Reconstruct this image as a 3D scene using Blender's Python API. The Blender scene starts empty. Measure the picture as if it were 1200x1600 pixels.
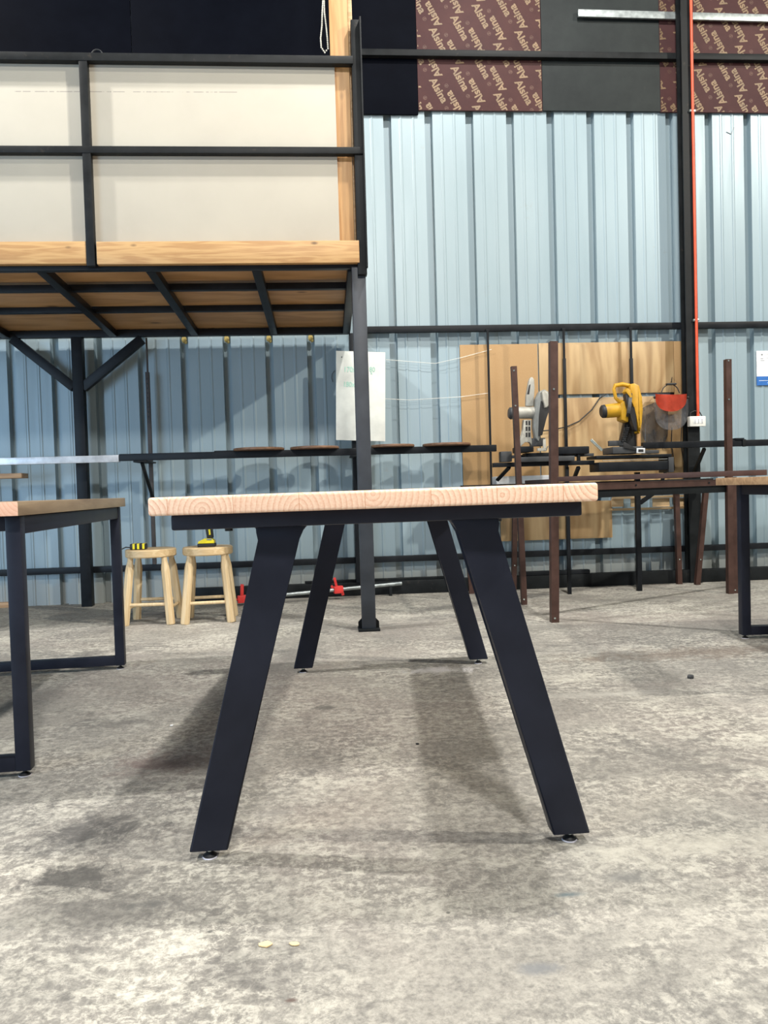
import bpy, bmesh, math, random
from mathutils import Vector, Matrix
random.seed(7)
S = bpy.context.scene
C = S.collection
PI = math.pi
V = Vector

# ------------------------------------------------------------------ camera
F = 1200.0; H = .752; YAW = .074; PITCH = .0292; ROLL = .029
fw = V((math.sin(YAW)*math.cos(PITCH), math.cos(YAW)*math.cos(PITCH), -math.sin(PITCH)))
r0 = V((math.cos(YAW), -math.sin(YAW), 0)); u0 = r0.cross(fw)
rt = r0*math.cos(ROLL) - u0*math.sin(ROLL); up = u0*math.cos(ROLL) + r0*math.sin(ROLL)
EYE = V((0, 0, H))
cd = bpy.data.cameras.new('camera'); cam = bpy.data.objects.new('camera', cd); C.objects.link(cam)
cd.sensor_fit = 'HORIZONTAL'; cd.sensor_width = 36; cd.lens = 36; cd.clip_start = .02; cd.clip_end = 60
cam.matrix_world = Matrix(((rt.x, up.x, -fw.x, 0), (rt.y, up.y, -fw.y, 0), (rt.z, up.z, -fw.z, H), (0, 0, 0, 1)))
S.camera = cam

def at(px, py, Y):
    """point of the plane y = Y that the photo shows at (px, py)"""
    d = fw + rt*((px-600)/F) - up*((py-800)/F)
    return EYE + d*(Y/d.y)
def fl(px, py, z=0.0):
    d = fw + rt*((px-600)/F) - up*((py-800)/F)
    return EYE + d*((z-H)/d.z)

# ------------------------------------------------------------------ light
S.view_settings.view_transform = 'Standard'; S.view_settings.look = 'None'
S.view_settings.gamma = 1; S.view_settings.use_curve_mapping = False
S.view_settings.exposure = -.85
w = bpy.data.worlds.new('world'); S.world = w; w.use_nodes = True
w.node_tree.nodes['Background'].inputs[0].default_value = (.55, .68, .85, 1)
w.node_tree.nodes['Background'].inputs[1].default_value = .12

def lamp(name, loc, to, power, size, col, size_y=None):
    l = bpy.data.lights.new(name, 'AREA'); l.energy = power; l.color = col
    l.shape = 'RECTANGLE' if size_y else 'DISK'; l.size = size
    if size_y: l.size_y = size_y
    o = bpy.data.objects.new(name, l); C.objects.link(o); o.location = loc
    o.rotation_euler = (V(to)-V(loc)).to_track_quat('-Z', 'Y').to_euler()
    return o
WARM = (1, .95, .84); NEUT = (1, .97, .92); COOL = (.48, .72, 1)
lamp('high_bay_lamp_east', (6.4, .2, 6.0), (.4, 1.2, 0), 980, .18, WARM)
lamp('high_bay_lamp_middle', (1.45, 2.6, 6.0), (1.3, 2.0, 0), 520, .22, NEUT)
lamp('high_bay_lamp_west', (-4.2, 2.9, 6.0), (-.6, 2.4, 0), 720, .22, NEUT)
lamp('high_bay_lamp_front', (.5, -1.9, 4.8), (.3, 1.0, 0), 500, .5, NEUT)
lamp('cool_daylight_fill', (-5.2, -1.6, 1.5), (-1.2, 5.6, .8), 400, 2.6, COOL, 2.6)  # added soft cool fill aimed at the low left wall; no door is modelled

# ------------------------------------------------------------------ materials
class NT:
    def __init__(s, name):
        s.m = bpy.data.materials.new(name); s.m.use_nodes = True
        s.t = s.m.node_tree; s.b = s.t.nodes['Principled BSDF']
    def n(s, typ, **k):
        nd = s.t.nodes.new(typ)
        for a, v in k.items():
            if a.startswith('i_'): s.put(nd.inputs[a[2:].replace('_', ' ')], v)
            else: setattr(nd, a, v)
        return nd
    def put(s, sock, v):
        if hasattr(v, 'is_output') or isinstance(v, bpy.types.NodeSocket): s.t.links.new(v, sock)
        else: sock.default_value = v
    def math(s, op, a, b=None, c=None, clamp=False):
        nd = s.n('ShaderNodeMath', operation=op, use_clamp=clamp)
        for i, v in enumerate((a, b, c)):
            if v is not None: s.put(nd.inputs[i], v)
        return nd.outputs[0]
    def co(s, scale=(1, 1, 1), loc=(0, 0, 0), rot=(0, 0, 0)):
        tc = s.n('ShaderNodeTexCoord'); mp = s.n('ShaderNodeMapping')
        s.t.links.new(tc.outputs['Object'], mp.inputs['Vector'])
        mp.inputs['Scale'].default_value = scale; mp.inputs['Location'].default_value = loc; mp.inputs['Rotation'].default_value = rot
        return mp.outputs[0]
    def noise(s, vec, scale, detail=4, rough=.55, dist=0.0):
        nd = s.n('ShaderNodeTexNoise'); s.t.links.new(vec, nd.inputs['Vector'])
        nd.inputs['Scale'].default_value = scale; nd.inputs['Detail'].default_value = detail
        nd.inputs['Roughness'].default_value = rough; nd.inputs['Distortion'].default_value = dist
        return nd.outputs['Fac']
    def ramp(s, fac, stops, interp='LINEAR'):
        nd = s.n('ShaderNodeValToRGB'); nd.color_ramp.interpolation = interp
        e = nd.color_ramp.elements
        while len(e) < len(stops): e.new(.5)
        for el, (p, c) in zip(e, stops):
            el.position = p; el.color = (c, c, c, 1) if isinstance(c, (int, float)) else (*c, 1)
        s.put(nd.inputs[0], fac); return nd.outputs[0]
    def mix(s, fac, a, b, typ='MIX'):
        nd = s.n('ShaderNodeMix', data_type='RGBA', blend_type=typ)
        s.put(nd.inputs[0], fac)
        for i, v in ((6, a), (7, b)):
            if isinstance(v, tuple): v = (*v, 1) if len(v) == 3 else v
            s.put(nd.inputs[i], v)
        return nd.outputs[2]
    def out(s, col=None, rough=None, metal=None, bump=None, bstr=.2, bdist=.01, spec=None):
        if col is not None: s.put(s.b.inputs['Base Color'], (*col, 1) if isinstance(col, tuple) else col)
        if rough is not None: s.put(s.b.inputs['Roughness'], rough)
        if metal is not None: s.put(s.b.inputs['Metallic'], metal)
        if spec is not None: s.put(s.b.inputs['Specular IOR Level'], spec)
        if bump is not None:
            bn = s.n('ShaderNodeBump'); bn.inputs['Strength'].default_value = bstr; bn.inputs['Distance'].default_value = bdist
            s.t.links.new(bump, bn.inputs['Height']); s.t.links.new(bn.outputs[0], s.b.inputs['Normal'])
        return s.m

def painted(name, col, rough=.45, wear=None, metal=0.0, spec=.5, sc=9):
    t = NT(name); v = t.co()
    n = t.noise(v, sc, 5, .6)
    c2 = tuple(min(1, x*1.35+.004) for x in col); c1 = tuple(x*.8 for x in col)
    c = t.ramp(n, [(.3, c1), (.7, c2)])
    if wear:
        n2 = t.noise(v, sc*2.3, 8, .75)
        c = t.mix(t.ramp(n2, [(.60, 0.0), (.68, .8)]), c, wear)
    return t.out(c, t.math('MULTIPLY_ADD', n, .2, rough-.1), metal, spec=spec)

def wood(name, base, dark, axis='x', scale=1.0, knots=True, rough=.5, stretch=14, contrast=1.0):
    t = NT(name)
    sc = {'x': (1, stretch, stretch), 'y': (stretch, 1, stretch), 'z': (stretch, stretch, 1)}[axis]
    v = t.co(sc); vk = t.co(tuple(1 if q == 1 else 2.2 for q in sc))
    k = t.n('ShaderNodeTexVoronoi'); t.t.links.new(vk, k.inputs['Vector']); k.inputs['Scale'].default_value = 2.6*scale
    kd = k.outputs['Distance']
    n1 = t.noise(v, 1.1*scale, 3, .5, .4)
    ringv = t.math('MULTIPLY_ADD', n1, 26, t.math('MULTIPLY', t.math('POWER', kd, .5), 5.0 if knots else 0.0))
    wv = t.math('MULTIPLY_ADD', t.math('SINE', ringv), .5, .5)
    n2 = t.noise(v, 9*scale, 5, .6)
    f = t.math('MULTIPLY_ADD', wv, .45*contrast, t.math('MULTIPLY', n2, .45))
    c = t.ramp(f, [(.15, base), (.85, dark)])
    if knots:
        c = t.mix(t.ramp(kd, [(.05, .9), (.11, 0.0)]), c, tuple(x*.32 for x in dark))
    return t.out(c, rough, bump=n2, bstr=.08, bdist=.002)

def stave_wood(name, base, dark, stave=.112, seed=0.0, side=None):
    """solid glued staves running along local Y, growth rings as cylinders"""
    t = NT(name); tc = t.n('ShaderNodeTexCoord')
    sp = t.n('ShaderNodeSeparateXYZ'); t.t.links.new(tc.outputs['Object'], sp.inputs[0])
    x, y, z = sp.outputs
    q = t.math('DIVIDE', t.math('ADD', x, 5+seed), stave)
    i = t.math('FLOOR', q); fr = t.math('FRACT', q)
    wn = t.n('ShaderNodeTexWhiteNoise', noise_dimensions='1D'); t.t.links.new(i, wn.inputs['W'])
    s2 = t.n('ShaderNodeSeparateColor'); t.t.links.new(wn.outputs['Color'], s2.inputs[0])
    rx, rz, rc = s2.outputs
    nz = t.noise(t.co((6, 1.2, 6)), 2.2, 3, .5)
    dx = t.math('MULTIPLY', t.math('SUBTRACT', fr, t.math('MULTIPLY_ADD', rx, 1.4, -.2)), stave)
    dz = t.math('SUBTRACT', t.math('SUBTRACT', z, .733), t.math('MULTIPLY_ADD', rz, .085, -.045))
    r = t.math('SQRT', t.math('ADD', t.math('MULTIPLY', dx, dx), t.math('MULTIPLY', dz, dz)))
    r = t.math('MULTIPLY_ADD', nz, .012, r)
    ring = t.math('FRACT', t.math('DIVIDE', r, .0105))
    f = t.math('POWER', ring, 2.6)
    fine = t.noise(t.co((1, .08, 1)), 260, 2, .5)
    c = t.mix(t.math('MULTIPLY', f, .85), base, dark)
    c = t.mix(t.math('MULTIPLY', rc, .45), c, tuple((a+b)/2 for a, b in zip(base, dark)))
    c = t.mix(.25, c, t.ramp(fine, [(.3, dark), (.7, base)]))
    edge = t.math('LESS_THAN', t.math('ABSOLUTE', t.math('SUBTRACT', fr, .5)), .496)
    c = t.mix(edge, tuple(a*.92 for a in dark), c)
    if side is not None:   # paler ends picked by the normal, weathered faces
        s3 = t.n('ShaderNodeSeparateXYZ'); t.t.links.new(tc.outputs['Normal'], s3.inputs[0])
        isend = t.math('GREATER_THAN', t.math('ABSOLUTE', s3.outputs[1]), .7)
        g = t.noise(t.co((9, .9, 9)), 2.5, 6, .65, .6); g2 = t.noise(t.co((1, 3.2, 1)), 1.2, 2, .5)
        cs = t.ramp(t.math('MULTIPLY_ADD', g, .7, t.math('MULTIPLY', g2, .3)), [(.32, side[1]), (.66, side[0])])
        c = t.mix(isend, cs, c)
    return t.out(c, .42, spec=.4)

M = {}
M['black'] = painted('black_powder_coat', (.0105, .0125, .022), .42, sc=4, spec=.22)
M['steel_black'] = painted('black_painted_steel', (.005, .0065, .009), .45, spec=.22)
M['steel_worn'] = painted('worn_black_steel', (.007, .0085, .0095), .5, wear=(.035, .03, .025), spec=.18)
M['pole'] = painted('grey_black_painted_steel', (.030, .035, .043), .45, sc=5, spec=.35)
M['galv'] = painted('galvanised_steel', (.30, .33, .33), .42, metal=.6, sc=30)
M['alu'] = painted('bare_aluminium', (.62, .64, .67), .35, metal=.3, sc=12)
M['brown'] = painted('brown_primed_steel', (.050, .024, .018), .5, sc=14, spec=.3)
M['rust'] = painted('rusty_steel', (.045, .038, .036), .6, wear=(.16, .075, .04), sc=10)
M['white_board'] = painted('white_board', (.66, .67, .61), .35, sc=3)
M['white'] = painted('white_plastic', (.78, .76, .68), .4)
M['blackpl'] = painted('black_plastic', (.012, .012, .013), .5)
M['darkgrey'] = painted('dark_grey_casting', (.035, .037, .04), .5)
M['yellow'] = painted('yellow_plastic', (.47, .25, .010), .42, wear=(.16, .095, .02), sc=7)
M['yellow2'] = painted('bright_yellow_plastic', (.85, .66, .02), .4)
M['greycast'] = painted('grey_cast_aluminium', (.34, .33, .29), .45, metal=.25, wear=(.16, .15, .13), sc=12)
M['greyguard'] = painted('grey_guard_plastic', (.20, .21, .20), .4, sc=6)
M['red'] = painted('red_paint', (.60, .035, .03), .4)
M['orange'] = painted('orange_red_plastic', (.60, .075, .035), .4)
M['conduit'] = painted('orange_red_conduit', (.58, .07, .022), .42)
M['felt'] = painted('pale_felt', (.62, .60, .66), .8)
M['chrome'] = painted('zinc_bolt', (.55, .62, .60), .25, metal=.9)
M['paper'] = painted('white_paper', (.82, .83, .82), .6)
M['blue'] = painted('blue_print', (.02, .13, .42), .5)
M['ink'] = painted('grey_ink', (.20, .21, .22), .7)
M['green_ink'] = painted('green_marker', (.36, .62, .50), .6)
M['logo'] = painted('tan_print', (.20, .130, .070), .55, wear=(.08, .035, .03), sc=16)
M['logo_dim'] = painted('dim_tan_print', (.15, .08, .055), .55)
M['foam'] = painted('aged_yellow_foam', (.34, .26, .08), .8, sc=60)
M['dark_visor'] = None
M['chain'] = painted('white_beads', (.72, .70, .62), .4)

t = NT('pink_pine_staves'); bpy.data.materials.remove(t.m)
M['pine'] = stave_wood('pine_staves', (.95, .70, .51), (.64, .27, .14), .128, .03)
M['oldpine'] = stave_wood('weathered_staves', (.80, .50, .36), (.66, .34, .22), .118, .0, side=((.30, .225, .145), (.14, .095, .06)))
M['plank'] = wood('brown_plank', (.52, .33, .18), (.33, .19, .10), 'x', 1.2)
M['fascia'] = wood('yellow_pine_x', (.50, .31, .13), (.33, .17, .06), 'x', 1.7)
M['timber_z'] = wood('yellow_pine_z', (.56, .32, .13), (.40, .20, .07), 'z', 1.0)
M['stool'] = wood('pale_stool_wood_z', (.72, .56, .34), (.60, .43, .23), 'z', 1.6, knots=False)
M['stool_seat'] = wood('pale_stool_wood_x', (.74, .56, .33), (.58, .40, .20), 'x', 1.6, knots=False)
M['disc'] = wood('brown_disc_wood', (.26, .14, .08), (.14, .075, .04), 'x', 1.5, knots=False)
M['ply'] = wood('pine_plywood', (.50, .345, .175), (.32, .195, .085), 'z', .8, knots=True, stretch=5, contrast=1.3)
M['ply_deck'] = wood('brown_plywood_deck', (.50, .29, .13), (.33, .18, .07), 'x', .9, knots=True, stretch=5)
M['pallet'] = wood('pale_crate_wood', (.60, .43, .24), (.42, .27, .13), 'x', 1.2)

def mdf():
    t = NT('mdf_sheet'); v = t.co()
    n = t.noise(v, 2.2, 6, .6, .5); f = t.noise(v, 160, 2, .6)
    c = t.mix(.22, t.ramp(n, [(.3, (.35, .205, .083)), (.7, (.42, .26, .115))]), t.ramp(f, [(.3, (.27, .155, .06)), (.7, (.48, .31, .15))]))
    sc = t.noise(t.co((1.2, 1, 6)), 3.5, 8, .7)
    c = t.mix(t.ramp(sc, [(.62, 0.0), (.70, .35)]), c, (.22, .12, .05))
    return t.out(c, .65)
M['mdf'] = mdf()

def board_white():
    t = NT('cream_panel'); v = t.co()
    n = t.noise(v, 34, 8, .75); n2 = t.noise(v, 2.0, 4, .6)
    c = t.ramp(n2, [(.3, (.41, .38, .315)), (.7, (.46, .43, .355))])
    c = t.mix(t.ramp(n, [(.50, 0.0), (.66, .30)]), c, (.45, .41, .36))
    # long pencil-like scuff across the upper panel
    tc = t.n('ShaderNodeTexCoord'); sp = t.n('ShaderNodeSeparateXYZ'); t.t.links.new(tc.outputs['Object'], sp.inputs[0])
    line = t.math('LESS_THAN', t.math('ABSOLUTE', t.math('SUBTRACT', t.math('MULTIPLY_ADD', sp.outputs[0], -.006, sp.outputs[2]), 2.832)), .0022)
    rng = t.math('MULTIPLY', t.math('GREATER_THAN', sp.outputs[0], -1.72), t.math('LESS_THAN', sp.outputs[0], -.60))
    brk = t.ramp(t.noise(t.co((14, 1, 1)), 3, 3, .6), [(.42, 0.0), (.50, .75)])
    c = t.mix(t.math('MULTIPLY', t.math('MULTIPLY', line, rng), brk), c, (.22, .20, .18))
    return t.out(c, .7)
M['cream'] = board_white()

def clad(name, a, b, rough, grime):
    t = NT(name); v = t.co((1, 1, .25))
    n = t.noise(v, 2.0, 5, .6); s = t.noise(t.co((9, 9, .5)), 3, 4, .6)
    c = t.ramp(n, [(.3, a), (.7, b)])
    tc = t.n('ShaderNodeTexCoord'); sp = t.n('ShaderNodeSeparateXYZ'); t.t.links.new(tc.outputs['Object'], sp.inputs[0])
    dn = t.noise(t.co((1, 1, 1)), 7, 8, .7)
    # splash dirt along the foot of the sheets, with its own ragged outline
    h = t.math('ADD', t.math('MULTIPLY', sp.outputs[2], 3.2), t.math('MULTIPLY', dn, -.9))
    c = t.mix(t.ramp(h, [(0.0, .7), (.28, 0.0)]), c, grime)
    c = t.mix(t.ramp(t.noise(t.co(), 3.5, 9, .8), [(.64, 0.0), (.70, .35)]), c, (.27, .25, .21))
    # fine micro ribs rolled into the sheet
    wv = t.n('ShaderNodeTexWave'); wv.inputs['Scale'].default_value = 25; t.t.links.new(t.co(), wv.inputs['Vector'])
    return t.out(c, t.math('MULTIPLY_ADD', s, .2, rough-.1), .08, bump=wv.outputs['Fac'], bstr=.10, bdist=.0008, spec=.45)
M['clad'] = clad('pale_blue_cladding', (.265, .35, .39), (.32, .405, .445), .40, (.33, .33, .30))

def dark_board(name, a, b, tan, spec=.3):
    t = NT(name); v = t.co()
    n = t.noise(v, 3.2, 8, .68)
    c = t.ramp(n, [(.35, a), (.7, b)])
    n2 = t.noise(t.co((2.2, 1, .7)), 2.2, 9, .8)
    c = t.mix(t.ramp(n2, [(.66, 0.0), (.74, .45)]), c, tan)
    return t.out(c, .62, bump=n, bstr=.1, spec=spec)
M['darkb'] = dark_board('black_shutter_board', (.008, .012, .013), (.018, .024, .024), (.06, .045, .03))
M['navyb'] = dark_board('navy_black_board', (.0010, .0016, .0042), (.0022, .0032, .0068), (.004, .004, .005), .04)
M['alsina'] = dark_board('red_brown_film_board', (.048, .015, .016), (.070, .024, .022), (.13, .075, .055))

def concrete():
    t = NT('stained_concrete'); v = t.co()
    big = t.noise(v, .5, 5, .6, .8)
    mid = t.noise(v, 2.4, 9, .66, .9)
    fine = t.noise(v, 42, 9, .80, .3)
    grit = t.noise(v, 110, 4, .8)
    scrape = t.noise(t.co((1.0, 1.9, 1), rot=(0, 0, .5)), 5.5, 12, .80, .9)
    c = t.ramp(mid, [(.34, (.130, .122, .108)), (.5, (.232, .216, .190)), (.66, (.33, .31, .27))])
    c = t.mix(t.ramp(big, [(.36, .7), (.60, 0.0)]), c, (.125, .123, .116))
    w2 = t.noise(t.co(loc=(4, 2, 0)), .9, 5, .62, .6)
    c = t.mix(t.ramp(w2, [(.46, 0.0), (.64, .55)]), c, (.245, .200, .180))
    # clusters of pale laitance flecks
    clus = t.ramp(t.noise(t.co(loc=(2, 9, 0)), 1.5, 6, .65, .8), [(.40, .05), (.60, 1.0)])
    c = t.mix(t.math('MULTIPLY', t.ramp(scrape, [(.50, 0.0), (.55, .9)]), clus), c, (.48, .46, .395))
    c = t.mix(t.math('MULTIPLY', t.ramp(fine, [(.49, 0.0), (.57, .95)]), t.math('MULTIPLY_ADD', clus, .8, .12)), c, (.58, .555, .48))
    c = t.mix(t.ramp(fine, [(.38, .7), (.48, 0.0)]), c, (.09, .087, .08))
    c = t.mix(.30, c, t.mix(t.ramp(grit, [(.35, 0.0), (.65, 1.0)]), (.13, .126, .115), (.44, .42, .37)))
    # grime with its own ragged outlines
    st = t.noise(t.co((1, 1.3, 1), loc=(1.3, .4, 0)), 1.5, 10, .74, .5)
    c = t.mix(t.ramp(st, [(.56, 0.0), (.61, .45), (.74, .65)]), c, (.075, .072, .07))
    st2 = t.noise(t.co(loc=(7, 3, 0)), 9, 6, .7)
    c = t.mix(t.ramp(st2, [(.66, 0.0), (.71, .55)]), c, (.13, .13, .135))
    ragged = t.noise(v, 9, 12, .85, .8); tc = t.n('ShaderNodeTexCoord')
    def blob(c, px, py, rx, ry, col, k, rag=1.0):  # one ragged patch of tint at a set spot
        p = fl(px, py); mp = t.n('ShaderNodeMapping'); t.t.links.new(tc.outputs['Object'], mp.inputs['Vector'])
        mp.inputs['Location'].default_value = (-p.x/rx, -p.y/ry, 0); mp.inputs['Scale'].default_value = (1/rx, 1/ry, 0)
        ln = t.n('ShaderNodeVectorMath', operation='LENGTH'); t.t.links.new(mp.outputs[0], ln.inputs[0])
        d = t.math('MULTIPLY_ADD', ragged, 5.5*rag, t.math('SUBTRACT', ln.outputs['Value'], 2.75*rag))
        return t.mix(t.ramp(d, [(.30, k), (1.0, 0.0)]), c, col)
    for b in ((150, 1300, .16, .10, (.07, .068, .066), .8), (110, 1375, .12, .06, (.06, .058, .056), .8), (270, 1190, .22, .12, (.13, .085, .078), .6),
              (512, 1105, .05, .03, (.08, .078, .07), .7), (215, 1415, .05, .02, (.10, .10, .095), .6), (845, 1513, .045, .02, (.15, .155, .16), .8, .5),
              (885, 1398, .04, .012, (.11, .14, .15), .8, .4), (690, 1047, .16, .07, (.62, .60, .60), .8), (1100, 1020, .7, .14, (.15, .115, .09), .6),  # last in this row: wide brown patch beside the right table
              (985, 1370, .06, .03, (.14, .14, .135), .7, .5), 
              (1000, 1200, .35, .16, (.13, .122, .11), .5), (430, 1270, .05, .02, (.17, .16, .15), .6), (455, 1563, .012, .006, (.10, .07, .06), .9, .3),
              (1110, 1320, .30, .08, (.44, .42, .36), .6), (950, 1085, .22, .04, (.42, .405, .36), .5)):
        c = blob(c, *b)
    vo = t.n('ShaderNodeTexVoronoi'); t.t.links.new(t.co(), vo.inputs['Vector']); vo.inputs['Scale'].default_value = 7
    c = t.mix(t.ramp(vo.outputs['Distance'], [(.020, .75), (.035, 0.0)]), c, (.07, .07, .065))
    return t.out(c, t.ramp(mid, [(.3, .55), (.7, .78)]), 0, bump=t.math('MULTIPLY_ADD', fine, .6, mid), bstr=.28, bdist=.006, spec=.35)
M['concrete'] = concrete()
M['roof'] = painted('dark_roof_sheet', (.03, .032, .035), .7)
M['sidewall'] = painted('grey_side_cladding', (.30, .33, .35), .55)

def glassy():
    t = NT('scratched_clear_visor'); v = t.co()
    b = t.b
    b.inputs['Alpha'].default_value = .42
    return t.out(t.ramp(t.noise(v, 12, 6, .7), [(.3, (.09, .10, .12)), (.75, (.32, .32, .33))]), .22)
M['visor'] = glassy()

# ------------------------------------------------------------------ helpers
class MB:
    def __init__(s): s.bm = bmesh.new()
    def _bev(s, vs, bev, seg=2):
        if bev:
            es = {e for v in vs for e in v.link_edges}
            bmesh.ops.bevel(s.bm, geom=list(es), offset=bev, segments=seg, affect='EDGES', profile=.6)
    def box(s, a, b, bev=0, mat=None):
        a, b = V(a), V(b); c = (a+b)/2; d = b-a
        m = Matrix.Translation(c) @ Matrix.Diagonal((abs(d.x), abs(d.y), abs(d.z), 1))
        if mat is not None: m = mat @ m
        r = bmesh.ops.create_cube(s.bm, size=1, matrix=m); s._bev(r['verts'], bev); return s
    def bar(s, p, q, wx, wy, bev=0, ref=(0, 1, 0), x0=None):
        """box from p to q; wy measured along ref, wx across it"""
        p, q = V(p), V(q); d = q-p; L = d.length; z = d.normalized(); rf = V(ref)
        y = (rf - z*rf.dot(z)).normalized(); x = y.cross(z)
        m = Matrix((x, y, z)).transposed().to_4x4(); m.translation = (p+q)/2
        m = m @ Matrix.Diagonal((wx, wy, L, 1))
        r = bmesh.ops.create_cube(s.bm, size=1, matrix=m); s._bev(r['verts'], bev); return s
    def angle(s, p, q, w_, th, ref=(0, 1, 0)):
        """L section; legs along ref and across it"""
        p, q = V(p), V(q); z = (q-p).normalized(); rf = V(ref)
        y = (rf - z*rf.dot(z)).normalized(); x = y.cross(z)
        prof = [(0, 0), (w_, 0), (w_, th), (th, th), (th, w_), (0, w_)]
        a = [s.bm.verts.new(p + x*(u-w_/2) + y*v) for u, v in prof]; b = [s.bm.verts.new(q + x*(u-w_/2) + y*v) for u, v in prof]
        n = len(prof)
        for i in range(n): s.bm.faces.new((a[i], a[(i+1) % n], b[(i+1) % n], b[i]))
        s.bm.faces.new(a[::-1]); s.bm.faces.new(b); return s
    def tube(s, pts, r, n=12, close=False, sx=1.0):
        pts = [V(p) for p in pts]; rings = []; N = len(pts)
        rr = r if isinstance(r, (list, tuple)) else [r]*N
        prev = None
        for i, p in enumerate(pts):
            if close: d = pts[(i+1) % N]-pts[i-1]
            else: d = pts[min(i+1, N-1)]-pts[max(i-1, 0)]
            d.normalize()
            if prev is None: x = d.orthogonal().normalized()
            else: x = (prev - d*prev.dot(d)).normalized()
            prev = x; y = d.cross(x)
            rings.append([s.bm.verts.new(p + (x*math.cos(2*PI*k/n) + y*math.sin(2*PI*k/n))*rr[i]) for k in range(n)])
        for i in range(N if close else N-1):
            a, b = rings[i], rings[(i+1) % N]
            for k in range(n): s.bm.faces.new((a[k], a[(k+1) % n], b[(k+1) % n], b[k]))
        if not close: s.bm.faces.new(rings[0][::-1]); s.bm.faces.new(rings[-1])
        return s
    def lathe(s, prof, n=32, mat=None):
        """profile of (r, z) turned about z"""
        m = mat or Matrix(); rings = []
        for r, z in prof: rings.append([s.bm.verts.new(m @ V((r*math.cos(2*PI*k/n), r*math.sin(2*PI*k/n), z))) for k in range(n)])
        for a, b in zip(rings, rings[1:]):
            for k in range(n): s.bm.faces.new((a[k], a[(k+1) % n], b[(k+1) % n], b[k]))
        s.bm.faces.new(rings[0][::-1]); s.bm.faces.new(rings[-1]); return s
    def prism(s, poly, d, bev=0):
        """polygon of 3-D points thickened by vector d"""
        d = V(d); a = [s.bm.verts.new(V(p)) for p in poly]; b = [s.bm.verts.new(V(p)+d) for p in poly]; n = len(poly)
        for i in range(n): s.bm.faces.new((a[i], a[(i+1) % n], b[(i+1) % n], b[i]))
        s.bm.faces.new(a[::-1]); s.bm.faces.new(b)
        s._bev(a+b, bev); return s
    def ball(s, c, r, sc=(1, 1, 1), n=12):
        bmesh.ops.create_uvsphere(s.bm, u_segments=n, v_segments=max(6, n//2+1), radius=r, matrix=Matrix.Translation(V(c)) @ Matrix.Diagonal((*sc, 1))); return s

def wm(o):
    m = o.matrix_basis.copy()
    while o.parent: o = o.parent; m = o.matrix_basis @ m
    return m
def link(name, mb, mat, parent=None, smooth=True, origin=None):
    bm = mb.bm; bmesh.ops.recalc_face_normals(bm, faces=bm.faces[:])
    o = bpy.data.objects.new(name, bpy.data.meshes.new(name))
    if parent is not None:
        o.parent = parent; bm.transform(wm(parent).inverted())
    elif origin != 'world':
        xs = [v.co for v in bm.verts]
        b = V(((min(v.x for v in xs)+max(v.x for v in xs))/2, (min(v.y for v in xs)+max(v.y for v in xs))/2, min(v.z for v in xs)))
        bm.transform(Matrix.Translation(-b)); o.location = b
    bm.to_mesh(o.data); bm.free(); C.objects.link(o)
    o.data.materials.append(M[mat] if isinstance(mat, str) else mat)
    if smooth:
        o.data.shade_smooth(); o.data.set_sharp_from_angle(angle=math.radians(32))
    return o
def tag(o, label, cat, group=None):
    o['label'] = label; o['category'] = cat
    if group: o['group'] = group
    return o
def thing(name, label, cat, loc, rotz=0, group=None, rot=None):
    o = bpy.data.objects.new(name, None); C.objects.link(o); o.empty_display_size = .05
    o.location = loc; o.rotation_euler = rot or (0, 0, rotz)
    return tag(o, label, cat, group)
def one(name, mb, mat, label, cat, group=None): return tag(link(name, mb, mat), label, cat, group)
def struct(name, mb, mat, smooth=False):
    o = link(name, mb, mat, origin='world', smooth=smooth); o['kind'] = 'structure'; return o
def copy_tree(o, parent=None):
    c = o.copy(); C.objects.link(c); c.parent = parent
    for ch in [x for x in bpy.data.objects if x.parent == o]: copy_tree(ch, c)
    return c
def text_bm(body, size, offset=0.0, extrude=.0004, spacing=1.0):
    cu = bpy.data.curves.new('txt', 'FONT'); cu.body = body; cu.size = size; cu.offset = offset; cu.extrude = extrude
    cu.space_character = spacing; cu.resolution_u = 3
    o = bpy.data.objects.new('txt', cu); C.objects.link(o)
    dg = bpy.context.evaluated_depsgraph_get(); me = bpy.data.meshes.new_from_object(o.evaluated_get(dg))
    bm = bmesh.new(); bm.from_mesh(me)
    bpy.data.objects.remove(o); bpy.data.curves.remove(cu); bpy.data.meshes.remove(me)
    return bm
def join(dst, src, mat):
    me = bpy.data.meshes.new('tmp'); b = src.copy(); b.transform(mat); b.to_mesh(me); b.free()
    dst.from_mesh(me); bpy.data.meshes.remove(me)
UPR = Matrix.Rotation(PI/2, 4, 'X')           # lays text upright, facing -y

# ------------------------------------------------------------------ the shell
XL, XR, YB, YF, ZT = -7.5, 8.0, -7.0, 5.60, 6.6
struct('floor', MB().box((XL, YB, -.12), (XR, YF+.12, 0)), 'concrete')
wb = MB()
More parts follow.
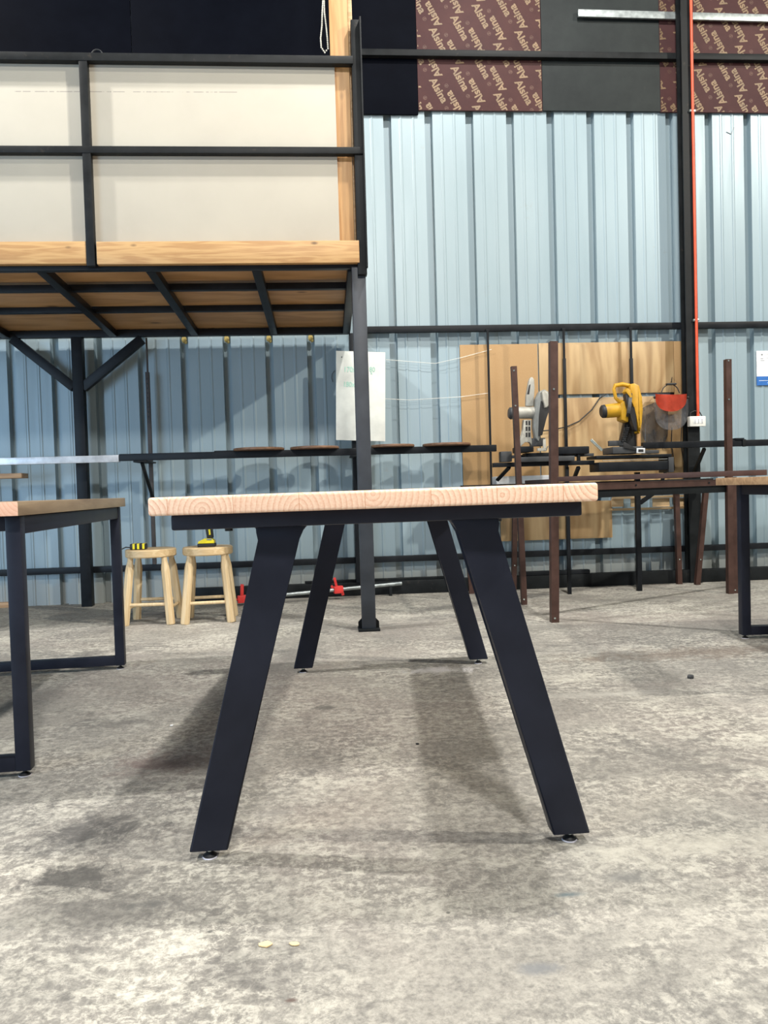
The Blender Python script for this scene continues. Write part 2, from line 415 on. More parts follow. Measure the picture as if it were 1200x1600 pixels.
# profiled sheet: pans 0.30 apart with 45 mm deep valleys and two small stiffeners
prof = []
k0 = int((XL-.52)/.3); k1 = int((XR-.52)/.3)+1
for k in range(k0, k1):
    c = .52+.3*k
    prof += [(c-.029, YF), (c-.025, YF+.050), (c+.025, YF+.050), (c+.029, YF)]
    for q in (.095, .165, .205, .215):
        if q == .095: prof += [(c+q-.012, YF), (c+q-.005, YF-.004), (c+q+.005, YF-.004), (c+q+.012, YF)]
    for q in (.185,): prof += [(c+q-.012, YF), (c+q-.005, YF-.004), (c+q+.005, YF-.004), (c+q+.012, YF)]
lo = [wb.bm.verts.new((x, y, 0)) for x, y in prof]; hi = [wb.bm.verts.new((x, y, ZT)) for x, y in prof]
for i in range(len(prof)-1): wb.bm.faces.new((lo[i], lo[i+1], hi[i+1], hi[i]))
bk0 = [wb.bm.verts.new((x, YF+.06, z)) for x, z in ((prof[0][0], 0), (prof[-1][0], 0), (prof[-1][0], ZT), (prof[0][0], ZT))]
wb.bm.faces.new(bk0)
wback = struct('wall_back', wb, 'clad')
struct('wall_left', MB().box((XL-.1, YB, 0), (XL, YF+.1, ZT)), 'sidewall')
struct('wall_right', MB().box((XR, YB, 0), (XR+.1, YF+.1, ZT)), 'sidewall')
struct('wall_front', MB().box((XL, YB-.1, 0), (XR, YB, ZT)), 'sidewall')
struct('ceiling', MB().box((XL, YB, ZT), (XR, YF+.12, ZT+.1)), 'roof')

# girts and foot channel: the steel the sheets are fixed to
GY0, GY1 = 5.530, 5.575
one('wall_girt', MB().box((.26, GY0, 3.838), (XR-.1, GY1, 3.883), .003), 'steel_worn', 'black square steel girt crossing the printed and black boards high on the wall', 'steel beam')
one('wall_girt', MB().box((.26, GY0, 1.879), (XR-.1, GY1, 1.924), .003), 'steel_black', 'black square steel girt just above the plywood backing behind the saws', 'steel beam')
one('wall_girt', MB().box((XL+.2, GY0, .225), (XR-.1, GY1, .268), .003), 'steel_black', 'lowest black steel girt along the wall, behind the stools at seat height', 'steel beam')
g = MB(); p = at(300, 915, 5.50); g.box((p.x, 5.46, 0), (XR-.1, 5.53, .095), .004)
one('foot_channel', g, 'steel_worn', 'dark steel channel lying on the floor along the foot of the wall', 'steel channel')
a, b = at(476, 905, 5.49), at(700, 903, 5.49)
one('flat_bar', MB().box((a.x, 5.507, .096), (b.x, 5.529, .112), .002), 'steel_worn', 'long thin dark steel bar on the foot channel behind the mezzanine pole', 'steel bar')
a, b = at(812, 896, 5.48), at(921, 890, 5.48)
one('flat_bar', MB().box((a.x, 5.465, .096), (b.x, 5.515, .125), .004), 'steel_black', 'short black tube lying on the foot channel behind the brown posts', 'steel bar')

# ------------------------------------------------------------------ column with conduit
a, b = at(1072, 500, 5.44), at(1090.5, 500, 5.44)
col = MB(); cx0, cx1 = a.x, b.x
col.box((cx0, 5.44, 0), (cx1, 5.452, ZT)); col.box((cx0, 5.512, 0), (cx1, 5.524, ZT)); col.box(((cx0+cx1)/2-.012, 5.452, 0), ((cx0+cx1)/2+.012, 5.512, ZT))
one('steel_column', col, 'steel_worn', 'tall dark steel column against the wall, carrying the orange conduit', 'column')
cx = (at(1084, 0, 5.42).x + at(1087, 640, 5.42).x)/2
th = thing('electrical_conduit', 'orange-red conduit pipe running down the steel column to the white socket box', 'pipe', (cx, 5.425, at(1087, 650, 5.42).z))
link('pipe', MB().tube([(cx, 5.425, at(1087, 650, 5.42).z), (cx, 5.425, ZT-.05)], .010, 14), 'conduit', th)
for yy in (172, 500):
    z = at(1085, yy, 5.42).z; link('saddle_clip', MB().box((cx-.022, 5.424, z-.008), (cx+.022, 5.4395, z+.008), .002), 'chrome', th)
p = at(1090, 658, 5.40)
th = thing('socket_box', 'white wall socket box at the lower end of the orange conduit', 'socket', (p.x, 5.4, p.z-.035))
link('housing', MB().box((p.x-.060, 5.395, p.z-.038), (p.x+.060, 5.4395, p.z+.036), .006), 'white', th)
for i in range(3):
    q = MB().box((p.x-.032+i*.026, 5.392, p.z-.018), (p.x-.014+i*.026, 5.3955, p.z+.016), .001)
    for dz in (-.008, .0, .008): pass
    link('socket', q, 'paper', th)
    s_ = MB()
    for dz in (-.011, -.001, .009): s_.box((p.x-.026+i*.026, 5.3905, p.z+dz-.002), (p.x-.020+i*.026, 5.3925, p.z+dz+.002))
    link('pin_hole', s_, 'blackpl', th)
pts = [(p.x-.045, 5.42, p.z+.034), (p.x-.043, 5.42, p.z+.062), (p.x-.01, 5.425, p.z+.078), (p.x+.03, 5.425, p.z+.066), (p.x+.045, 5.42, p.z+.034)]
link('cable_loop', MB().tube(pts, .004, 8), 'blackpl', th)

# ------------------------------------------------------------------ boards over the sheets, high on the wall
BY0, BY1 = 5.577, 5.592
def hi_board(x0, x1, z0, mat, label, name='shutter_board'):
    return one(name, MB().box((x0, BY0, z0), (x1, BY1, 4.9), .001), mat, label, 'board')
bx = [at(px, 100, BY0).x for px in (652, 846, 1031)]
zb = at(900, 174, BY0).z
hi_board(-1.26, bx[0]-.002, zb-.03, 'navyb', 'navy black board on the wall between the mezzanine timber and the first lettered board')
hi_board(-3.70, -1.264, zb-.03, 'navyb', 'near-black board high on the wall at the far left above the mezzanine rail')
hi_board(-6.1, -3.704, zb-.03, 'navyb', 'near-black wall board beyond the left edge of the mezzanine')
hi_board(bx[1]+.003, bx[2]-.002, zb+.004, 'darkb', 'scuffed black board between the two red-brown lettered boards')
word = text_bm('Alsina', .056, .0016, .0003, 1.0)
wl = max(v.co.x for v in word.verts)
def logo_bm(rad=.0135):
    m = MB(); n = 20
    for r_ in (rad,):
        a = [m.bm.verts.new((math.cos(2*PI*k/n)*r_, math.sin(2*PI*k/n)*r_, 0)) for k in range(n)]
        b = [m.bm.verts.new((math.cos(2*PI*k/n)*r_*.86, math.sin(2*PI*k/n)*r_*.86, 0)) for k in range(n)]
        for k in range(n): m.bm.faces.new((a[k], a[(k+1) % n], b[(k+1) % n], b[k]))
    for pl in ([(-.004, -.010), (-.002, -.010), (.0005, .008), (-.0015, .008)], [(.0005, -.008), (.0025, -.008), (.005, .010), (.003, .010)], [(-.007, .001), (.002, .006), (.0015, .0085), (-.007, .003)]):
        m.bm.faces.new([m.bm.verts.new((x, y, 0)) for x, y in pl])
    return m.bm
lg = logo_bm()
def alsina(x0, x1, z0, label, phase):
    bd = one('lettered_board', MB().box((x0, BY0, z0), (x1, BY1, 4.9), .001), 'alsina', label, 'board')
    W_ = MB(); L_ = MB()
    A = .311; B = .181; th_ = math.radians(-61)
    base = Matrix.Translation((x0+phase[0], BY0-.0006, z0+phase[1])) @ UPR @ Matrix.Rotation(th_, 4, 'Z')
    ks = .19/wl
    for i in range(-9, 10):
        for j in range(-12, 13):
            down = base @ Matrix.Translation((i*A, j*B, 0))
            q = down @ V((0, 0, 0))
            if not (x0-.4 < q.x < x1+.4 and z0-.4 < q.z < 4.6): continue
            join(W_.bm, word, down @ Matrix.Scale(ks, 4))
            join(L_.bm, lg, down @ Matrix.Translation((.232, .012, 0)))
            up_ = base @ Matrix.Translation((i*A+.325, j*B+B/2+.014, 0)) @ Matrix.Rotation(PI, 4, 'Z')
            join(W_.bm, word, up_ @ Matrix.Scale(ks, 4))
            join(L_.bm, lg, up_ @ Matrix.Translation((.232, .012, 0)))
    nW = len(W_.bm.faces); me_ = bpy.data.meshes.new('tmp'); L_.bm.to_mesh(me_); W_.bm.from_mesh(me_); bpy.data.meshes.remove(me_)
    W_.bm.faces.ensure_lookup_table()
    for f_ in W_.bm.faces[nW:]: f_.material_index = 1
    for m_, nm, mt in ((W_, 'printed_lettering', 'logo'),):
        for co, no in (((x0+.004, 0, 0), (-1, 0, 0)), ((x1-.004, 0, 0), (1, 0, 0)), ((0, 0, z0+.004), (0, 0, -1)), ((0, 0, 4.55), (0, 0, 1))):
            bmesh.ops.bisect_plane(m_.bm, geom=m_.bm.verts[:]+m_.bm.edges[:]+m_.bm.faces[:], plane_co=co, plane_no=no, clear_outer=True)
        link(nm, m_, mt, bd, smooth=False).data.materials.append(M['logo_dim'])
    return bd
alsina(bx[0], bx[1], zb, 'red-brown board printed with diagonal Alsina lettering, left of the scuffed black board', (.24, .30))
alsina(bx[2], 4.4, zb, 'red-brown board printed with diagonal Alsina lettering behind the steel column', (.10, .22))

# galvanised bar across the boards
a, b = at(903, 21, 5.55), at(1200, 29, 5.55); d = (b-a).normalized()
one('galvanised_bar', MB().bar(a, a+d*3.2, .052, .018, .002), 'galv', 'galvanised steel bar fixed across the boards at the top right', 'steel bar')

# ------------------------------------------------------------------ backing sheets, below the middle girt
def sheet(x0, x1, y0, y1, mat, label, name, Y=None, t_=.012, px=True):
    Y = Y or BY0
    a, b = at(x0, y1, Y), at(x1, y0, Y); ym = 640; a.x = at(x0, ym, Y).x; b.x = at(x1, ym, Y).x
    return one(name, MB().box((a.x, Y, a.z), (b.x, Y+t_, b.z), .001), mat, label, 'board')
sheet(721, 842, 537, 760, 'mdf', 'tan fibreboard sheet on the wall behind the grey mitre saw', 'fibreboard_sheet')
sheet(844, 1054, 533, 617, 'ply', 'pale striped plywood sheet on the wall above the saws', 'plywood_sheet')
sheet(844, 1070, 618, 768, 'ply', 'grainy plywood sheet behind the yellow mitre saw', 'plywood_sheet')
sheet(1054.6, 1070, 533, 617, 'mdf', 'narrow brown board strip beside the steel column, above the face shield', 'board_strip')
sheet(778, 953, 782, 846, 'ply', 'low plywood sheet on the wall under the table end, with a screw at its corner', 'plywood_sheet', Y=5.560)
th = thing('crate_side', 'pale timber crate side standing low against the wall right of the plywood', 'crate', at(1012, 797, 5.53))
for (x0, y0, x1, y1) in ((956, 773, 1072, 780), (956, 791, 1072, 798)):
    a, b = at(x0, y1, 5.55), at(x1, y0, 5.55); link('plank', MB().box((a.x, 5.53, a.z), (b.x, 5.548, b.z), .001), 'pallet', th)
for (x0, x1) in ((956, 974), (986, 1000), (1020, 1046), (1056, 1072)):
    a, b = at(x0, 792, 5.55), at(x1, 778, 5.55); link('slat', MB().box((a.x, 5.549, a.z), (b.x, 5.56, b.z), .001), 'pallet', th)
# what carries the crate side: a batten on the girt
# ------------------------------------------------------------------ slim uprights hanging from the girt
for px, y1, lab in ((766, 832, 'slim black steel upright in front of the fibreboard, left of the grey saw'),
                    (885, 888, 'slim black steel upright between the grey and the yellow mitre saws'),
                    (987.5, 700, 'slim black steel upright ending behind the yellow mitre saw')):
    a, b = at(px, 521, 5.50), at(px, y1, 5.50); xm = (a.x+b.x)/2
    u = thing('steel_upright', lab, 'steel upright', (xm, 5.505, b.z))
    link('upper_tube', MB().bar((xm, 5.505, b.z), (xm, 5.505, 1.872), .014, .014), 'steel_black', u)
    zz = at(px, 560, 5.5).z if px != 766 else None
    if zz: link('lower_tube', MB().bar((xm, 5.505, b.z+.001), (xm, 5.505, zz), .021, .021, .001), 'steel_black', u)
    link('hanger_hook', MB().box((xm-.012, 5.498, 1.874), (xm+.012, 5.5295, 1.888)), 'steel_black', u)

# thin rusty perforated angle on the left
a = at(236, 525, 5.55); b = at(243, 880, 5.55); xm = (a.x+b.x)/2-.01
th = thing('perforated_upright', 'thin rusty perforated steel upright on the wall between the braced post and the whiteboard', 'steel upright', (xm, 5.52, .27))
link('upper_rod', MB().tube([(xm, 5.51, 1.60), (xm, 5.51, 1.86)], .007, 8), 'rust', th)
link('perforated_tube', MB().box((xm-.013, 5.49, .275), (xm+.013, 5.516, 1.62), .002), 'rust', th)
for i in range(9):
    link('slot', MB().box((xm-.004, 5.4885, 1.30+i*.033), (xm+.004, 5.491, 1.315+i*.033)), 'blackpl', th)

# ------------------------------------------------------------------ mezzanine
FYm = 4.10
mz = thing('mezzanine', 'raised timber and black steel loft with white panelled railing at upper left', 'mezzanine', (.205, 4.11, 0))
XM0, XM1 = -3.3, at(562, 413, 4.05).x
pc = .205
pole = link('front_post', MB().box((pc-.037, 4.075, .012), (pc+.037, 4.149, 1.93), .004), 'pole', mz)
base = MB().box((pc-.058, 4.052, 0), (pc+.058, 4.172, .012), .002)
for s_ in (-1, 1):
    base.prism([(pc+s_*.037, 4.105, .012), (pc+s_*.056, 4.105, .012), (pc+s_*.056, 4.105, .045), (pc+s_*.037, 4.105, .065)], (0, .012, 0))
link('base_plate', base, 'steel_worn', pole)
zf, zk = 1.922, 1.872
def zq(Y): return zf + (zk-zf)*(Y-FYm)/(5.5-FYm)
link('front_beam', MB().box((XM0, 4.078, zf), (XM1, 4.120, zf+.032), .002), 'steel_black', mz)
link('back_beam', MB().box((XM0, 5.45, zk-.012), (XM1-.02, 5.50, zk+.033), .002), 'steel_black', mz)
for px in (-160, 66, 236, 401):
    a = at(px, 425, 4.13)
    link('cross_beam', MB().bar((a.x, 4.121, zq(4.12)+.022), (a.x, 5.449, zq(5.449)+.008), .048, .045, .002, ref=(0, 0, 1)), 'steel_black', mz)
a = at(549, 425, 4.15)
link('cross_beam', MB().bar((a.x+.005, 4.121, zq(4.12)+.022), (a.x+.005, 5.449, zq(5.449)+.008), .05, .06, .002, ref=(0, 0, 1)), 'steel_black', mz)
for Y in (4.53, 4.98):
    link('joist', MB().box((XM0, Y-.02, zq(Y)+.022), (XM1-.02, Y+.02, zq(Y)+.060), .002), 'steel_black', mz)
link('deck_sheet', MB().prism([(XM0, 4.121, zq(4.12)+.092), (XM1-.01, 4.121, zq(4.12)+.092), (XM1-.01, 5.52, zk+.034), (XM0, 5.52, zk+.034)], (0, 0, .018)), 'ply_deck', mz)
xp = at(138.5, 300, 4.05).x
z0, z1 = 1.944, at(300, 377, 4.05).z
link('fascia_board', MB().box((XM0, 4.040, z0), (xp-.022, 4.076, z1), .003), 'fascia', mz)
link('fascia_board', MB().box((xp+.030, 4.040, z0-.004), (XM1, 4.076, z1-.002), .003), 'fascia', mz)
link('railing_post', MB().box((xp-.021, 4.036, z0-.012), (xp+.021, 4.074, 2.975), .003), 'steel_worn', mz)
ep0 = at(551.5, 300, 4.04).x
link('end_post', MB().box((ep0+.014, 4.046, 1.95-.07), (ep0+.062, 4.100, 3.19), .003), 'steel_worn', mz)
link('end_flange', MB().box((ep0+.058, 4.018, 1.95-.04), (ep0+.066, 4.045, 3.19), .001), 'steel_worn', mz)
link('top_rail', MB().box((XM0, 4.034, 2.958), (ep0+.02, 4.074, 2.998), .003), 'steel_worn', mz)
link('middle_rail', MB().box((XM0, 4.034, 2.498), (ep0+.058, 4.074, 2.533), .003), 'steel_worn', mz)
xe = at(527, 250, 4.08).x
pn = link('white_panel', MB().box((XM0, 4.0765, 1.955), (xe, 4.086, 2.985), .001), 'cream', mz)
x0, x1 = at(515, 60, 4.14).x, at(552, 250, 4.125).x
link('timber_post', MB().box((x0, 4.0875, 1.96), (x1-.008, 4.124, 4.6), .003), 'timber_z', mz)
link('timber_stud', MB().box((x1-.006, 4.110, 2.0), (x1+.015, 4.15, 4.6), .002), 'pallet', mz)
# back posts with braces
xb = at(127, 700, 5.46).x
bp = link('back_post', MB().box((xb-.036, 5.44, 0), (xb+.036, 5.505, zk-.012), .003), 'steel_black', mz)
for (x0, y0, x1, y1) in ((20, 530, 116, 606), (222, 530, 130, 606)):
    link('brace', MB().bar(at(x0, y0, 5.47), at(x1, y1, 5.47), .062, .05, .003), 'steel_black', mz)
xb2 = at(560, 800, 5.46).x
link('back_post', MB().box((xb2-.030, 5.44, .096), (xb2+.030, 5.505, zk-.012), .003), 'steel_black', mz)
for px, lab in ((287, 'first yellow foam plug from the left, high on the wall under the loft'), (353, 'second yellow foam plug from the left, high on the wall under the loft'),
                (418, 'third yellow foam plug from the left, high on the wall under the loft'), (484, 'yellow foam plug nearest the whiteboard, in a wall valley under the loft')):
    k = round((at(px, 530, 5.6).x-.52)/.3); x = .52+.3*k
    m = MB(); m.ball((x, 5.612, 1.864), .019, (1.0, .9, 1.3), 10); m.ball((x+.010, 5.615, 1.845), .011, (1, 1, 1.2), 8)
    one('foam_plug', m, 'foam', lab, 'foam plug', 'foam plugs in the wall valleys')
# loop of cable tied on the rail, bead chain
p = at(152, 88, 4.05); pts = [p + V((math.cos(q)*.028, 0, math.sin(q)*.030+.004)) for q in [k*2*PI/14 for k in range(14)]]
one('cable_loop', MB().tube(pts, .0035, 8, close=True), 'blackpl', 'small black loop of cable hooked over the loft railing', 'cable')
pa = MB(); ptsL = [(505, -60), (504.6, 0), (503.5, 20), (503, 40), (501, 60), (502, 74), (507.5, 82), (512.5, 76), (511.5, 60), (509.5, 40), (507, 20), (506.4, 0), (506, -60)]
P3 = [at(x, y, 4.30) for x, y in ptsL]
for a, b in zip(P3, P3[1:]):
    n = max(1, int((b-a).length/.0095))
    for i in range(n): pa.ball(a.lerp(b, i/n), .0048, n=6)
ch = thing('blind_chain', 'white bead chain hanging in a loop beside the timber post', 'chain', P3[6])
link('bead_loop', pa, 'chain', ch)

# ------------------------------------------------------------------ long work rail with brackets
RY = 5.24
ra = at(187, 711, RY); rb = at(560, 707, RY); zr = at(400, 709.5, RY).z
wr = thing('work_rail', 'long black square tube rail fixed in front of the wall above the stools', 'rail', (ra.x, RY, zr-.025))
rail = link('rail_tube', MB().box((ra.x, RY-.022, zr-.024), (at(775, 700, RY).x, RY+.022, zr+.022), .003), 'steel_black', wr)
for px in (222, 560):
    x = at(px, 730, RY).x if px == 222 else xb2-.003
    link('bracket_plate', MB().box((x-.05, RY-.03, zr-.036), (x+.04, 5.438 if px == 560 else 5.486, zr-.025), .002), 'steel_worn', wr)
    link('bracket_strut', MB().bar((x, RY, zr-.036), (x+.02, 5.43 if px == 560 else 5.47, zr-.30), .02, .02, .002), 'steel_worn', wr)
a = at(960, 695, RY)
wr2 = thing('work_rail', 'black square tube rail right of the saws, passing in front of the steel column', 'rail', (a.x, RY, a.z-.025))
z2 = at(1080, 694.5, RY).z
link('rail_tube', MB().box((at(1003, 694, RY).x, RY-.022, z2-.022), (4.2, RY+.022, z2+.022), .003), 'steel_black', wr2)
x = at(1157, 688, RY).x
link('end_joint', MB().box((x-.05, RY-.03, z2+.0225), (x+.012, RY+.024, z2+.036), .002), 'steel_black', wr2)
link('bracket_plate', MB().box((x+.0, RY-.032, z2-.026), (x+.022, RY-.0225, z2+.026), .001), 'steel_worn', wr2)
link('bracket_strut', MB().bar((cx0+.03, RY+.02, z2-.03), (cx0+.03, 5.438, z2-.22), .02, .02), 'steel_worn', wr2)
for i, (x0, x1, lab) in enumerate(((364, 444, 'brown round timber blank on the rail, nearest the perforated upright'), (453, 530, 'brown round timber blank on the rail just left of the mezzanine pole'),
                    (580, 648, 'brown round timber blank on the rail just right of the mezzanine pole'), (661, 736, 'brown round timber blank on the rail at its right end beside the fibreboard'))):
    a, b = at(x0, 700, RY), at(x1, 700, RY); c = (a.x+b.x)/2; rr = (b.x-a.x)/2
    m = Matrix.Translation((c, RY+.02, zr+.0225))
    tag(link('round_blank', MB().lathe([(rr*.97, 0), (rr, .004), (rr, .014), (rr*.985, .017)], 40, m), 'disc'), lab, 'timber blank', 'round timber blanks on the work rail')
# small black clip on rail by first blank
a = at(335, 700, RY); one('steel_flat', MB().box((a.x, RY-.02, zr+.0225), (a.x+.20, RY+.01, zr+.028)), 'steel_black', 'short black flat bar lying on the rail beside the first round blank', 'steel bar')
zA = at(90, 712, RY).z
one('aluminium_bar', MB().box((-3.4, RY-.022, zr-.030), (ra.x-.002, RY+.022, zr+.016), .002), 'alu', 'bright bare aluminium bar carrying on the black rail at the left edge', 'metal bar')
# cleat plank at left edge: rests on a bracket
a, b = at(-90, 750.5, 5.35), at(38, 739, 5.35)
th = thing('timber_shelf', 'short brown plank shelf against the wall at the left edge, below the aluminium bar', 'shelf', (b.x-.15, 5.4, b.z-.05))
link('plank', MB().box((-3.0, 5.30, a.z), (b.x, 5.42, b.z-.002), .003), 'plank', th)
link('bracket', MB().box((-2.6, 5.31, a.z-.015), (-2.57, 5.598, a.z-.001)), 'steel_worn', th)
a = at(18, 947, 5.2)
q0, q1 = fl(-60, 951), fl(19, 948)
one('floor_plank', MB().box((q0.x-.2, q1.y-.04, 0), (q1.x, q1.y+.06, .036), .003), 'plank', 'brown plank end lying on the floor by the wall at the left edge', 'plank')

# ------------------------------------------------------------------ whiteboard, poster
def quad_board(name, pts, Y, t_, mat, parent=None):
    P = [at(x, y, Y) for x, y in pts]; return link(name, MB().prism(P, (0, t_, 0), .001), mat, parent)
p = at(563, 690, 5.43)
wbd = thing('whiteboard', 'narrow white board with faint green handwriting hanging behind the mezzanine pole', 'whiteboard', (p.x, 5.43, p.z))
quad_board('panel', [(525, 687.5), (602, 689.5), (602, 550.5), (525, 548)], 5.40, .014, 'white_board', wbd)
for body, px, py, sz in (('170x', 537, 581, .052), ('80', 577, 581, .050), ('180x8', 536, 604, .050), ('x', 579, 585, .03)):
    bm_ = text_bm(body, sz, .0006, .0003); m = MB(); p = at(px, py, 5.399)
    join(m.bm, bm_, Matrix.Translation((p.x, 5.3985, p.z)) @ UPR @ Matrix.Rotation(-.04, 4, 'Z') @ Matrix.Diagonal((.82, 1, 1, 1)))
    link('handwriting', m, 'green_ink', wbd, smooth=False); bm_.free()
link('screw', MB().lathe([(.003, 0), (.004, .001), (.002, .003)], 8, Matrix.Translation(at(534, 558, 5.40)) @ UPR), 'darkgrey', wbd)
p = at(517, 592, 5.59)
one('wire_hook', MB().tube([at(523, 579, 5.59), at(519, 584, 5.59), at(518, 590, 5.59), at(520, 597, 5.59)], .002, 6), 'rust', 'thin wire loop on the wall at the left of the whiteboard', 'wire')
p = at(1184, 602, 5.585)
ps = thing('notice_sheet', 'white paper notice with a blue band on the wall at the right edge', 'notice', (p.x, 5.59, p.z))
z_t = at(1190, 548, 5.585).z; zm = at(1190, 588, 5.585).z; zl = at(1190, 602, 5.585).z; xl = at(1183, 575, 5.585).x
link('paper', MB().box((xl, 5.588, zm), (xl+.23, 5.595, z_t), 0), 'paper', ps)
bb = link('blue_band', MB().box((xl, 5.5875, zl), (xl+.23, 5.595, zm-.0005), 0), 'blue', ps)
m = MB()
for (xx, zz, ww, hh) in ((.035, z_t-.035, .012, .012), (.065, z_t-.03, .10, .003), (.03, z_t-.062, .02, .004), (.075, z_t-.055, .11, .003), (.03, z_t-.075, .03, .003)):
    m.box((xl+xx, 5.5872, zz), (xl+xx+ww, 5.5882, zz+hh))
link('print', m, 'ink', ps, smooth=False)
m = MB(); m.box((xl+.015, 5.5868, zl+.034), (xl+.2, 5.5878, zl+.037)); m.box((xl+.08, 5.5868, zl+.016), (xl+.2, 5.5878, zl+.019))
link('band_print', m, 'paper', bb, smooth=False)
pts = [at(1135, 206, 5.597), at(1142, 209.5, 5.597), at(1147, 199, 5.597)]
tk = link('tick_mark', MB().tube(pts, .0022, 6), 'ink', wback)

# string on the wall between the whiteboard and the boards
P = [at(x, y, 5.56) for x, y in ((603, 562), (680, 568), (720, 559), (768, 546))]
one('wire_string', MB().tube(P, .0016, 6), 'white', 'thin pale string strung along the wall to the fibreboard, upper of two', 'string')
P = [at(x, y, 5.56) for x, y in ((600, 623), (640, 625), (720, 620), (765, 614))]
one('wire_string', MB().tube(P, .0016, 6), 'white', 'thin pale string strung along the wall to the fibreboard, lower of two', 'string')
# ------------------------------------------------------------------ tables
def levelling_foot(x, y, top, parent, rad=.0115):
    m = MB().lathe([(rad*1.05, 0.0), (rad*1.12, .002), (rad*.75, .006), (rad*.42, .010), (rad*.42, top+.002)], 20, Matrix.Translation((x, y, .002)))
    f = link('levelling_foot', m, 'blackpl', parent)
    link('screw', MB().lathe([(.0045, top-.006), (.0045, top)], 10, Matrix.Translation((x, y-.004, .001))), 'chrome', parent)
    link('felt_pad', MB().lathe([(rad*1.18, 0), (rad*1.18, .0022)], 20, Matrix.Translation((x, y, .0))), 'felt', parent)
    return f
def felt_under(x, y, leg, rad): pass

# main table
c0 = V((.188, 2.43, 0))
T = thing('dining_table', 'large dining table with pale pine top and splayed black steel legs in the foreground', 'table', c0, -math.radians(4.6))
RZ = Matrix.Translation(c0) @ Matrix.Rotation(-math.radians(4.6), 4, 'Z')
# top: solve the four corners from front corners on the plane of the front edge
fa = at(229, 792, 1.515); fb = at(934, 768, 1.455)
ax = (fb-fa); ax.z = 0; Wt = ax.length
u_ = V((math.cos(math.radians(-4.6)), math.sin(math.radians(-4.6)), 0)); v_ = V((-u_.y, u_.x, 0))
mid = (fa+fb)/2; Lt = 1.80; Wt = (fb-fa).dot(u_)
tilt = .0052
R3 = Matrix((u_, v_, V((0, 0, 1)))).transposed().to_4x4()
TT = Matrix.Translation((mid.x, mid.y, .7335)) @ R3 @ Matrix.Rotation(-tilt, 4, 'Y')
top = MB().box((-Wt/2, 0, -.018), (Wt/2, Lt, .018))
es = [e for e in top.bm.edges]
bmesh.ops.bevel(top.bm, geom=es, offset=.0065, segments=4, affect='EDGES', profile=.55)
top.bm.transform(TT)
link('tabletop', top, 'pine', T)
def frame(yc_l, yc_r, lb, lt, rb_, rt_, z_l, z_r, pxl, pxr, back=False):
    """one splayed leg pair: crossbar under the top with two flat tube legs"""
    A = V((at(pxl, 820, yc_l).x, yc_l, z_l)); B = V((at(pxr, 800, yc_r).x, yc_r, z_r))
    link('crossbar', MB().bar(A, B, .031, .080, .005, ref=(0, 1, 0)), 'black', T)
    for (bt, tp, yc, zt) in ((lb, lt, yc_l, z_l), (rb_, rt_, yc_r, z_r)):
        yy = yc
        P0 = at(bt[0], bt[1], yy-.0); P1 = at(tp[0], tp[1], yy-.0)
        zb_ = .019
        d = (P1-P0).normalized()
        # cut square to the floor and to the crossbar
        q0 = P0 + d*((zb_-P0.z)/d.z); q1 = P0 + d*((zt-.016+.004-P0.z)/d.z)
        hw = .0395; ty = .020
        m = MB(); bm = m.bm
        f_ = .017 # weld fillet flaring into the crossbar
        poly = [(q0.x-hw, q0.z), (q0.x+hw, q0.z), (q1.x+hw-d.x/d.z*.03, q1.z-.03), (q1.x+hw+f_*.35, q1.z-.012), (q1.x+hw+f_, q1.z), (q1.x-hw-f_, q1.z), (q1.x-hw-f_*.35, q1.z-.012), (q1.x-hw-d.x/d.z*.03, q1.z-.03)]
        yaw = (B-A).y/(B-A).x
        def Y_(x): return yy + (x-q0.x)*yaw*.0
        m.prism([(x, Y_(x)-ty, z) for x, z in poly], (0, 2*ty, 0), .0045)
        lg_ = link('leg', m, 'black', T)
        x, y = q0.x-.000, yy
        levelling_foot(x, y, .019, lg_, .0135)
    for s_ in (.13, .80):
        q = A.lerp(B, s_); link('bolt_or_hole', MB().lathe([(.008, -.022), (.008, -.0155)], 6, Matrix.Translation(q)), 'blackpl', T)
frame(1.600, 1.574, (329.5, 1317), (438, 826), (890, 1300), (741, 812), .6975, .7025, 274, 901)
frame(3.205, 3.222, (474, 1042), (522, 820), (747.5, 1030), (684, 814), .6975, .7025, 372, 775)

